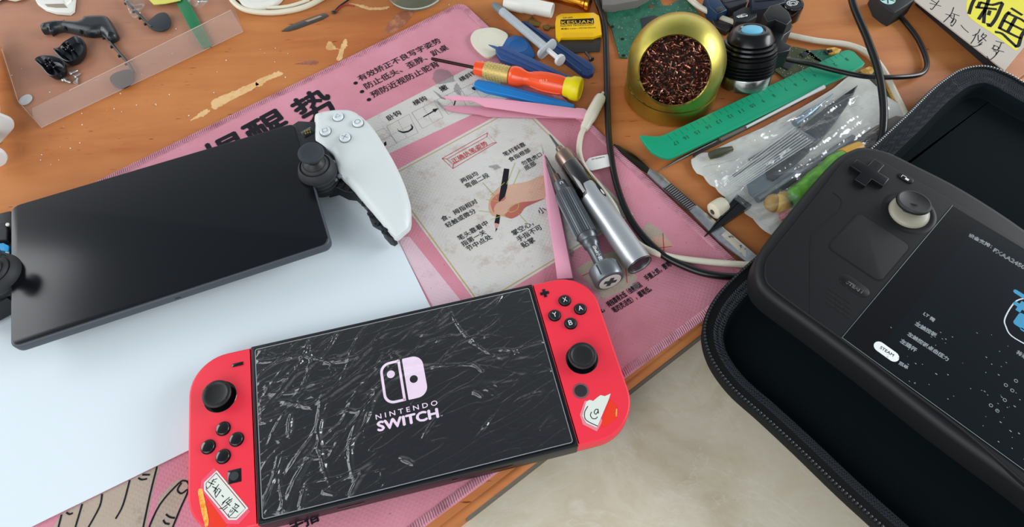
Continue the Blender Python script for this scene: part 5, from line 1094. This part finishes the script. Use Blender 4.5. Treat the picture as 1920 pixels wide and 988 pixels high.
axis_part(GH, 'neck', [(6, -.01), (6.4, 0), (5.8, .62), (5, 1)], C, G(1612, 278, 11), mat('ochre_yellow', 'C08F2C', .4)); b = B()
c_3 = GH.w(G(1462, 378, 9))
for dx, dy, r_ in ((-3.4, .5, 6.2), (4.2, 3.0, 5.6), (2.6, -3.6, 5.2), (.4, 0, 6.4)): b.sphere((c_3.x + dx, c_3.y + dy, 6.6), r_, 20); GH.part('end_cap', b, mat('soft_yellow', 'D6AE4A', .4), smooth=60)
v = G(1478, 402, 7); b = B(); b.sphere((v.x, v.y, 6), 5, 18, (1.2, .9, .9)); solo('pink_eraser', b, mat('rose_plastic', '8E3A48', .5), (v.x, v.y, 1.6), 'rose pink rounded lump at the lower end of the bag', 'lump')
# the bag
BG = [(1318, 328), (1322, 305), (1350, 292), (1420, 256), (1500, 214), (1555, 186), (1610, 178), (1648, 186), (1668, 206), (1660, 236), (1628, 290), (1560, 372), (1500, 420), (1462, 440), (1446, 436), (1426, 415), (1398, 388), (1362, 362), (1336, 345)]
b = crumple(BG, 14, 4.2, .11, 9, 1.2, 2, ridge=1.2, h0=-1.5, aniso=6, ang=.42); solo('zip_bag', b, film_material('bag_film', (.97, .98, .98), .05, .14, (.72, .74, .73), .5), tuple(G(1480, 300, 1)), 'wrinkled clear plastic bag full of small tools between ruler and case', 'plastic bag', smooth=180)
BG2 = [(1335, 332), (1480, 232), (1530, 262), (1400, 345), (1380, 372)]
b = crumple(BG2, 17, 1.2, .1, 5, 1.5, 1, aniso=8, ang=.42); b2 = [(*p, 18) for p in gp(BG2[1:4], 17)]; solo('inner_bag', b, film_material('inner_bag_film', (.94, .95, .95), .12, .2, (.62, .65, .65), .5), tuple(G(1430, 290, 14)), 'smaller grip-seal bag with fine ridges folded on top of the tool bag', 'plastic bag', smooth=180)
for k, (P, r_, nm, lb) in enumerate((
    ([(1405, 300, 6), (1450, 274, 6.5), (1500, 240, 7)], 1.3, 'dark_needle', 'dark needle tool left of the blue grey knife in the bag'),
    ([(1375, 330, 6), (1440, 290, 6.5), (1520, 238, 7), (1560, 210, 7)], 1.0, 'thin_file', 'thin dark file running through the middle of the bag'),
    ([(1440, 375, 6), (1480, 345, 6.5), (1530, 308, 7)], 1.5, 'short_rod', 'short dark rod above the green handle in the bag'),
    ([(1560, 300, 9), (1610, 268, 9), (1650, 240, 8.5)], 2.2, 'bronze_rod', 'dull bronze rod over the roll at the right end of the bag'))):
    rod(P, r_, mat('rod_tone_%d' % k, ('1E2226', '2A2C2C', '191C20', '54483C')[k], .35, .4), nm, lb)
t = T('seal_strip', 'grip seal strip of fine parallel ridges on the inner bag', 'seal', tuple(G(1430, 290, 18)))
b = B()
for k in range(9):
    q1 = t.to(1350 + k * 5.5, 345 - k * .8 + k * 1.4, 18.5); q2 = t.to(1488 + k * 4.4, 240 + k * 3.2, 18.5); b.tube([(q1.x, q1.y, .9), ((q1.x + q2.x) / 2, (q1.y + q2.y) / 2, 1.2), (q2.x, q2.y, .9)], .22, 5)
t.part('ridges', b, mat('seal_clear', 'C3C8C8', .15, alpha=.55))
# black spudger and white cap
P0 = G(1370, 400, 6); t = T('spudger', 'black pointed plastic spudger sticking out of the bag', 'spudger', (P0.x, P0.y, 3)); b = B(); tipv = t.to(1321, 443, 5); a1 = t.to(1382, 364, 12); a2 = t.to(1410, 384, 12); a3 = t.to(1400, 394, 7); a4 = t.to(1360, 420, 6)
b.add([(tipv.x, tipv.y, 1.2), (a1.x, a1.y, 9), (a2.x, a2.y, 9), (a4.x, a4.y, 1.5), (tipv.x, tipv.y, .9), (a1.x, a1.y, 5), (a2.x, a2.y, 5)], [(0, 3, 2, 1), (4, 5, 6, 3), (0, 1, 5, 4), (1, 2, 6, 5), (2, 3, 6), (0, 4, 3)]); sp_ = t.part('point', b, GLOSSB, smooth=0)
b = B(); v1 = t.to(1348, 413, 8); v2 = t.to(1392, 372, 12); b.tube([(tipv.x, tipv.y, 1.3), (v1.x, v1.y, 5.2), (v2.x, v2.y, 9.1)], .35, 6); t.part('ridge', b, GLOSSB, sp_)
A = G(1338, 396, 7); C = G(1390, 362, 8); t = T('capped_tube', 'clear tube with a cream cap and dark hole beside the spudger', 'tube', (A.x, A.y, 1)); cp = axis_part(t, 'cap', [(4.6, -.04), (5.9, 0), (6.2, .08), (6.0, .3), (5.4, .38)], A, C, mat('cream_cap', 'C9C3AC', .45))
axis_part(t, 'hole', [(1.9, -.045), (1.9, -.05), (0, -.05)], A, C, mat('grey_hole', '3A3C3C', .5), 20, cp); axis_part(t, 'tube', [(3.4, .36), (3.4, 1.0)], A, C, mat('clear_tube', 'B9BDBB', .1, alpha=.6))

# ---- cables
cable('black_cable', [(1112, -20, 3), (1122, 10, 3), (1134, 50, 3), (1137, 120, 2.5), (1139, 200, 3), (1143, 270, 5), (1156, 345, 4.5), (1185, 415, 4.5), (1235, 472, 4.5), (1290, 502, 4.6), (1340, 516, 4.8), (1400, 520, 5), (1470, 520, 5)], 2.3, BCAB, 'black cable crossing the mat edge and running under the carrying case')
cable('black_cable', [(1590, -40, 30), (1600, 10, 28), (1625, 70, 24), (1646, 130, 22), (1656, 190, 20), (1656, 240, 17), (1648, 280, 12), (1635, 330, 4)], 2.7, BCAB, 'thick black cable hanging down onto the case corner')
cable('black_cable', [(1456, 104, 20), (1480, 112, 16), (1520, 120, 12), (1570, 133, 11), (1620, 143, 11), (1670, 145, 10), (1715, 142, 6), (1734, 133, 4), (1737, 112, 3), (1722, 75, 3), (1700, 45, 3), (1675, 18, 5), (1655, 0, 8)], 1.9, BCAB, 'thin black cable looping from the work lamp to the charger block')
cable('white_cable', [(1270, -30, 4), (1300, 4, 4), (1340, 28, 5), (1380, 43, 6), (1410, 52, 6), (1440, 58, 5), (1475, 65, 3), (1530, 76, 3), (1590, 84, 3), (1628, 100, 3), (1655, 130, 3), (1678, 175, 2.5), (1698, 215, 2), (1720, 260, 2)], 2.3, CREAM, 'cream white cable passing behind the lamp and down to the case')
t = T('soldering_iron_cable', 'cream cable with a bulky plug, running under the silver pen to the case', 'cable', tuple(G(1100, 230, .2)))
Q = catmull([G(*p) for p in ((1098, 236, 5), (1089, 255, 5), (1086, 285, 4.5), (1096, 315, 4.5), (1120, 345, 4), (1150, 385, 4), (1165, 420, 4), (1185, 447, 4), (1215, 468, 4.3), (1260, 482, 4.5), (1320, 490, 4.6), (1380, 495, 4.8), (1460, 500, 5))], 8); b = B(); b.tube([t.w(p) for p in Q], 2.1, 12); cb = t.part('cord', b, CREAM)
axis_part(t, 'plug', [(2.8, 0), (3.4, .06), (3.6, .2), (4.3, .3), (4.5, .4), (4.4, .85), (3.8, .92), (1.6, .93), (1.0, 1.06)], G(1095, 242, 5.2), G(1129, 177, 6), mat('plug_cream', 'CFC9B8', .35))
t = T('cable_tag', 'small white tag stuck on the cream cable beside the silver pen', 'tag', tuple(G(1120, 306, 3))); b = B(); b.prism(smooth_loop(t.xy([(1101, 302), (1106, 297), (1135, 291), (1140, 292), (1144, 310), (1141, 313), (1112, 320), (1106, 319), (1096, 314), (1096, 308)], 5), 2), 2.2, 2.7, .1); tg = t.part('paper', b, mat('tag_white', 'DDDBD6', .4))
b = B(); t.line(b, 'SN 20230416', (1110, 300), (1134, 295), 5.8, .01, 1.2); t.part('fine_print', b, INK, tg, smooth=0)

# ---- card with handwriting on a black box
P0 = G(1850, 60, 0); t = T('black_box', 'black box under the handwritten card at the right end of the top edge', 'box', (P0.x, P0.y, .2)); b = B(); b.prism(t.xy([(1728, -12), (1885, 122), (1960, 20), (1940, -40), (1800, -60)], 11), 0, 11, 1); bb_ = t.part('body', b, BLKM)
b = B(); b.prism(t.xy([(1735, -10), (1884, 116), (1888, 112), (1739, -14)], 8), 5, 6, .2); t.part('lid_seam', b, GLOSSB, bb_)
t = T('handwritten_card', 'pale card with black handwriting and a yellow sticker', 'card', (P0.x, P0.y, 12)); b = B(); ZC = 13.0
b.prism(t.xy([(1712, -2), (1884, 132), (1925, 82), (1960, 40), (1860, -60), (1760, -60)], ZC), 0, .9, .1, 1); cdk = t.part('card', b, mat('card_stock', 'B7AEA2', .6)); crd = t.o
yl = mat('yellow_sticker', 'DCD33C', .5); b = B(); b.flat(smooth_loop(t.xy([(1812, 18), (1816, -8), (1830, -30), (1900, -20), (1935, 20), (1915, 82), (1905, 94), (1898, 90), (1860, 62), (1822, 36)], ZC), 3), .96); st_ = t.part('sticker', b, yl, cdk)
b = B()
c_ = lambda P: [(1480 + x * .2292, y * .2292) for x, y in P]
for P in ([(1540, -40), (1500, 20), (1470, 110)], [(1570, 20), (1660, 40), (1740, 20), (1730, 60), (1690, 150), (1640, 215), (1625, 195)], [(1530, 60), (1690, 75)], [(1630, 0), (1600, 90), (1590, 185)], [(1600, 80), (1550, 155)], [(1640, 90), (1630, 120)], [(1560, 20), (1545, 55)],
          [(1820, 70), (1900, 120)], [(1800, 100), (1770, 130), (1720, 230)], [(1790, 110), (1940, 190), (1900, 290), (1875, 370), (1850, 380)], [(1720, 230), (1860, 300), (1890, 310)], [(1760, 170), (1900, 240)], [(1850, 150), (1790, 255)], [(1690, 262), (1740, 275), (1790, 320), (1850, 375)]):
    t.stroke(b, c_(P), 2.6, ZC, 3); 
b.v = [(x, y, 1.0) for x, y, z_ in b.v]; t.part('sticker_print', b, INK, st_, smooth=0)
b = B()
for P in ([(1130, -20), (1210, 30)], [(1150, 25), (1240, 50)], [(1225, 5), (1190, 50), (1165, 78), (1155, 68)], [(1280, 115), (1335, 130)], [(1345, 60), (1320, 120), (1262, 180)], [(1310, 125), (1330, 150)], [(1335, 110), (1390, 128)], [(1350, 120), (1345, 150), (1320, 190)], [(1330, 150), (1365, 165), (1330, 215), (1322, 200)], [(1345, 160), (1330, 185)],
          [(1405, 205), (1430, 235), (1465, 265)], [(1560, 238), (1540, 275), (1500, 290)], [(1530, 275), (1510, 320), (1485, 355)], [(1545, 285), (1545, 330)], [(1590, 270), (1570, 300)], [(1585, 285), (1615, 290), (1570, 325), (1550, 335)], [(1575, 300), (1610, 335)], [(1575, 325), (1545, 350)], [(1580, 345), (1550, 365)], [(1575, 360), (1520, 380), (1470, 372)],
          [(1690, 335), (1755, 352)], [(1670, 370), (1710, 385), (1700, 410), (1665, 400), (1680, 370)], [(1735, 350), (1715, 400)], [(1655, 395), (1755, 425)], [(1670, 415), (1695, 425), (1690, 445)], [(1715, 415), (1680, 460), (1637, 490), (1618, 460)]):
    t.stroke(b, c_(P), .7, ZC, 3)
b.v = [(x, y, .97) for x, y, z_ in b.v]; t.part('handwriting', b, INK, cdk, smooth=0)

# ================================================================== upper left: clear bag and console shells
BF = film_material('pouch_film', (.97, .94, .92), .17, .3, (.66, .52, .45), -.1)
P0 = G(230, 110, 0); t = T('plastic_pouch', 'large clear plastic pouch lying flat in the upper left', 'plastic bag', (P0.x, P0.y, .1))
def sheet(t, P, z0, amp, seed, m, name, step=5, k=1):
    b = crumple(P, z0, amp, .03, seed, step, k) if k > 1 else None
    if b is None:
        Q = ccw(gp(P, z0)); n = len(Q); xs = [p[0] for p in Q]; ys = [p[1] for p in Q]; I = []; x = min(xs)
        while x < max(xs):
            y = min(ys)
            while y < max(ys):
                ins = False; j = n - 1
                for i in range(n):
                    a, c = Q[j], Q[i]
                    if (a[1] > y) != (c[1] > y) and x < (c[0] - a[0]) * (y - a[1]) / (c[1] - a[1]) + a[0]: ins = not ins
                    j = i
                if ins: I.append(Vector((x, y)))
                y += step
            x += step
        vv, ee, ff, *_ = geometry.delaunay_2d_cdt([Vector(p) for p in Q] + I, [(i, (i + 1) % n) for i in range(n)], [], 1, 1e-5)
        b = B(); b.add([(p.x, p.y, z0 + amp * noise.noise(Vector((p.x * .03, p.y * .03, seed)))) for p in vv], [tuple(f) for f in ff])
    b.v = [tuple(t.M @ Vector(p)) for p in b.v]; return t.part(name, b, m, smooth=180)
sheet(t, [(-60, -60), (425, -60), (436, 2), (456, 58), (300, 133), (78, 239), (34, 190), (3, 90), (-30, 20)], .45, .25, 2, BF, 'sheet')
sheet(t, [(60, 203), (130, 168), (200, 134), (300, 84), (433, 18), (456, 58), (300, 133), (78, 239), (62, 220)], 6.2, .3, 4, film_material('hem_film', (.96, .92, .90), .17, .28, (.70, .56, .49), 0), 'folded_hem')
b = B(); Q = [t.to(*p, 6.4) for p in ((130, 170), (200, 135), (300, 85), (433, 19))]; b.tube(Q, .35, 6); t.part('crease', b, mat('pale_crease', 'C9AFA0', .3, alpha=.75))
b = B(); Q = [t.to(*p, 1) for p in ((3, 92), (34, 190), (78, 239), (300, 134), (456, 59))]; b.tube([Vector((q.x, q.y, .9)) for q in Q], .3, 6); t.part('seam', b, MATS['pale_crease'])
# console shells
SHL = mat('satin_black', '15191E', .33, bump=(2500, .04))
P = blob([(74, 43), (84, 39), (104, 35), (146, 36), (155, 28), (175, 26), (194, 26), (202, 31), (212, 49), (216, 62), (201, 70), (193, 63), (186, 57), (167, 59), (141, 55), (113, 49), (97, 52), (91, 57), (86, 52), (74, 53)], 8, 3); c = cen(P)
t = T('grip_trim', 'black curved grip trim with clips on the clear pouch', 'trim', (c[0], c[1], .8)); b = B(); b.pillow([(x - c[0], y - c[1]) for x, y in P], .5, 3.5, 2, 6, 5); pt_ = t.part('shell', b, SHL, smooth=60); b = B()
for p in ((91, 54), (100, 50), (122, 53), (152, 59), (80, 50), (120, 42)): v = t.to(*p, 6); b.box(v.x, v.y, 5, 1.8, 2.6, 3.4, .2, .2)
t.part('clip', b, BLK, pt_)
def paddle(stem, P, z, label, m, name='paddle_trim'):
    c = G(*P[0], z); t = T(name, label, 'trim', (c.x, c.y, .8)); b = B(); b.prism(smooth_loop(t.xy(P, z), 4), z - 2.4, z - .8, .4, 3); pd = t.part('pad', b, m); b = B(); Q = catmull([t.to(*p, z) for p in stem], 5); b.tube([Vector((q.x, q.y, z - 1.4)) for q in Q], 1.15, 8); sm = t.part('stem', b, BLK); b = B()
    for f in (.15, .35, .55, .75): q = Q[int(f * (len(Q) - 1))]; b.box(q.x - 1.2, q.y - .8, z - 1.6, 2.6, 2, 1.6, .2, .5)
    t.part('clip', b, BLK, sm)
PADM = mat('pad_slate', '23282F', .5)
paddle([(228, -8), (246, 12), (262, 28), (275, 42), (284, 50)], [(275, 43), (285, 33), (296, 25), (309, 23), (317, 30), (319, 42), (314, 52), (302, 57), (288, 55), (279, 50)], 4, 'thin black stem with an oval slate pad near the green strip', PADM)
paddle([(190, 62), (203, 74), (218, 92), (232, 108), (243, 122), (250, 135)], [(250, 134), (250, 146), (242, 158), (228, 164), (214, 160), (206, 151), (207, 142), (218, 135), (235, 130), (245, 130)], 3.6, 'thin black stem with an oval pad under the folded edge of the pouch', PADM)
def cup(P, label, m):
    Q = blob(P, 7, 3); c = cen(Q); t = T('shell_cup', label, 'cup', (c[0], c[1], .8)); Q = ccw([(x - c[0], y - c[1]) for x, y in Q]); b = B()
    b.rings([[(x, y, 0) for x, y in inset(Q, 2.6)], [(x, y, 1.4) for x, y in inset(Q, 1)], [(x, y, 4) for x, y in inset(Q, .2)], [(x, y, 6.6) for x, y in Q], [(x, y, 6.8) for x, y in inset(Q, .5)], [(x, y, 6.4) for x, y in inset(Q, 1)], [(x, y, 2.2) for x, y in inset(Q, 2)], [(x, y, 1.4) for x, y in inset(Q, 3.2)]]); s_ = t.part('shell', b, m, smooth=50)
    b = B()
    for k, (dx, dy) in enumerate(((-5, 2.5), (-1, 3.4), (2.5, -1.5), (-2, -1))): b.lathe([(1.1, 1), (1.1, 5.8 + k % 2), (.6, 6 + k % 2), (.5, 4)], 10, Matrix.Translation((dx, dy, 0)))
    b.box(-5.5, 5.2, 6.4, 1.2, 1.6, 4, .2); b.box(-2.6, 5.4, 6.4, 1.2, 1.6, 3.6, .2); t.part('post', b, GLOSSB, s_)
CUPM = mat('cup_black', '0F141B', .28)
cup([(65, 113), (76, 105), (91, 104), (110, 107), (121, 117), (122, 128), (113, 139), (100, 143), (89, 139), (78, 126)], 'small hollow black shell cup, the one nearer the pouch corner', CUPM)
cup([(100, 92), (110, 90), (118, 81), (130, 73), (141, 68), (152, 70), (159, 81), (157, 97), (146, 110), (131, 116), (118, 112), (107, 102)], 'small hollow black shell cup, the one nearer the curved trim', CUPM)
for i, (a, c) in enumerate((((131, 139), (146, 132)), ((139, 145), (151, 138)), ((119, 150), (133, 155)), ((142, 156), (146, 146)))):
    screw(G(*a, 1.8), G(*c, 1.6), .95, SLD, 'small shiny screw on the clear pouch beside the black cups', 'screws beside the black cups')
P0 = G(350, 40, 0); t = T('green_strip', 'dark green plastic strip slipped under the pouch fold', 'strip', (P0.x, P0.y, 1)); b = B(); b.prism(t.xy([(320, -20), (345, -24), (352, -2), (374, 40), (395, 80), (394, 84), (380, 87), (375, 84), (354, 50), (331, 6)], 3.5), 0, 2.2, .5); gs = t.part('strip', b, mat('bottle_green', '0F6B3F', .3, coat=.2)); b = B(); v = t.to(380, 77, 3.6); b.lathe([(1.5, 2.2), (1.4, 2.5), (0, 2.5)], 14, Matrix.Translation((v.x, v.y, 0))); t.part('dimple', b, mat('bottle_green', '0F6B3F', .3), gs)
slab('yellow_sheet', [(268, -30), (350, -34), (338, 0), (310, 6), (288, 8), (278, -2)], 4.2, 5.0, mat('lemon_card', 'C9C55E', .5), 'lemon yellow card corner at the top edge over the pouch', 'card', .2)
P0 = G(100, 0, 0); t = T('white_bracket', 'glossy white plastic shell piece at the top edge on the pouch', 'shell', (P0.x, P0.y, 1)); b = B(); b.prism(t.xy([(58, -14), (66, 2), (80, 12), (100, 18), (126, 20), (134, 14), (138, -20)], 6), 0, 3, .8); wb_ = t.part('shell', b, WHT); b = B(); b.prism(t.xy([(82, 6), (118, 5), (126, 13), (104, 13), (88, 11)], 5), 2.4, 3.2, .3); t.part('recess', b, mat('warm_recess', '8E8070', .6), wb_)
P0 = G(130, 14, 4); b = B(); b.add([tuple(G(118, -6, 4)), tuple(G(136, -6, 6)), tuple(G(131, 16, 1.4)), tuple(G(124, 8, 5))], [(0, 3, 1), (3, 2, 1), (0, 2, 3), (0, 1, 2)]); solo('white_splinter', b, WHT, (P0.x, P0.y, 1), 'white pointed plastic splinter beside the glossy white shell', 'splinter', smooth=0)
b = crumple([(8, 0), (30, 4), (52, -6), (50, -30), (-30, -30), (-20, 10)], 1.6, 1.2, .06, 6, 3); solo('tissue', b, mat('tissue', 'C2B8A6', .8), tuple(G(10, 0, 1)), 'beige crumpled tissue in the top left corner', 'tissue', smooth=180)
for P, s_, lb in (([(236, 0), (262, -6), (272, 8), (266, 26), (256, 38), (246, 30), (240, 14)], 12, 'ruffled clear film scrap behind the thin black stem'), ([(350, -6), (385, -10), (392, 8), (376, 18), (360, 12)], 14, 'ruffled clear film scrap right of the green strip')):
    b = crumple(P, 3, 3.0, .13, s_, 1.6); solo('film_scrap', b, MATS['bag_film'], tuple(G(*P[0], 1)), lb, 'film scrap', smooth=180)
screw(G(372, 3, 4), G(390, 3, 4), .9, SLD, 'single shiny screw at the top edge right of the green strip')
v = G(47, 186, 2); b = B(); b.sphere((v.x, v.y, 1.4), 5, 18, (1, 1.15, .28)); solo('clear_nub', b, mat('clear_nub', 'C8CCCC', .1, alpha=.6), (v.x, v.y, .6), 'clear blob stuck to the left edge of the pouch', 'blob')

# ---- glass jar, charger with cable, blade, loose wire
c0 = G(781, -12, 0); t = T('glass_jar', 'thick round glass jar standing at the top edge', 'jar', (c0.x, c0.y, 0)); b = B(); b.lathe([(21, 0), (23.5, 1), (24.5, 3), (24.8, 10), (24.6, 30), (22.6, 30), (22.8, 5), (20, 3.4), (0, 3.2)], 56); gj = t.part('body', b, mat('jar_glass', 'C6D2C8', .06, trans=.9, ior=1.45), smooth=60)
b = B(); b.lathe([(22.2, 3.5), (22.2, 14), (0, 14)], 48); t.part('liquid', b, mat('pale_green_wax', '8E9A80', .35), gj)
t = T('charging_puck', 'white round charging puck on its own cream cable at the top edge', 'charger', tuple(G(498, 0, 0.2))); v = t.to(490, -14, 5); b = B(); b.lathe([(17, 0), (19.4, .8), (19.8, 4), (19, 5.6), (15, 6), (14.4, 5.6), (0, 5.6)], 56, Matrix.Translation((v.x, v.y, 0))); t.part('puck', b, WHT)
b = B(); Q = catmull([G(*p) for p in ((425, -16, 2.4), (440, 6, 2.4), (462, 19, 2.4), (500, 24, 2.4), (540, 21, 2.4), (575, 12, 2.4), (606, -4, 2.4), (620, -14, 2.4))], 7); b.tube([t.w(p) for p in Q], 2.3, 12); t.part('cord', b, mat('cream_cord', 'D2CBB4', .4))
b = B(); Q = catmull([G(*p) for p in ((440, -8, 3), (465, 8, 3), (500, 14, 3), (540, 12, 3), (580, 0, 3))], 7); b.tube([t.w(p) for p in Q], 1.6, 10); t.part('cord_loop', b, MATS['cream_cord'])
sc_b = slab('detached_scalpel', [(528, 58), (533, 54), (546, 46), (578, 34), (608, 24), (616, 29), (604, 36), (580, 45), (556, 54), (540, 58)], .1, .8, mat('grey_blade', '6A6661', .35, .9), 'loose grey scalpel blade on the bare wood', 'blade', .15)
b = B(); b.prism(ccw([tuple(Vector((*q, 0)) - sc_b.location / S)[:2] for q in gp([(572, 39), (600, 29), (604, 31), (577, 41)], .8)]), .71, .74); link('slot', b, mat('slot_tan', '9A8670', .5), sc_b)
t = T('red_black_wire', 'short red and black wire ending in a dark blob', 'wire', tuple(G(640, 14, .1)))
for cols, P in ((('red_wire', '9E2F2C'), ((628, 23, 1), (640, 12, 1), (652, 9, 1), (664, 11, 1))), (('black_wire', '1C1618'), ((625, 24, 1), (636, 12, 1.2), (650, 2, 1.2), (662, -6, 1.2)))):
    b = B(); b.tube([t.w(p) for p in catmull([G(*q) for q in P], 6)], .65, 8); t.part('strand', b, mat(cols[0], cols[1], .4))
b = B(); v = t.to(626, 23, 1); b.sphere((v.x, v.y, 1), 2.0, 12, (1.2, .9, .6)); t.part('joint', b, mat('black_wire', '1C1618', .4))
# pale crumbs on the wood
random.seed(21); b = B(); spots = [(200, 206), (214, 204), (256, 197), (293, 197), (78, 290), (76, 300), (132, 278), (154, 234), (407, 135), (424, 113), (535, 145), (842, 9), (601, 36), (515, 116), (110, 300), (392, 60), (330, 54), (351, 68)] + [(random.uniform(20, 620), random.uniform(30, 330)) for _ in range(40)]
for p in spots:
    if p[0] > 200 and p[1] > 320 - .47 * (p[0] - 200): continue
    v = G(*p, .3); b.sphere((v.x, v.y, .3), random.uniform(.25, .7), 6, (1, 1, .5))
solo('crumbs', b, mat('crumb', 'D8CFC0', .8), tuple(G(300, 200, 0)), 'pale crumbs scattered over the wooden board', 'crumbs', kind='stuff')
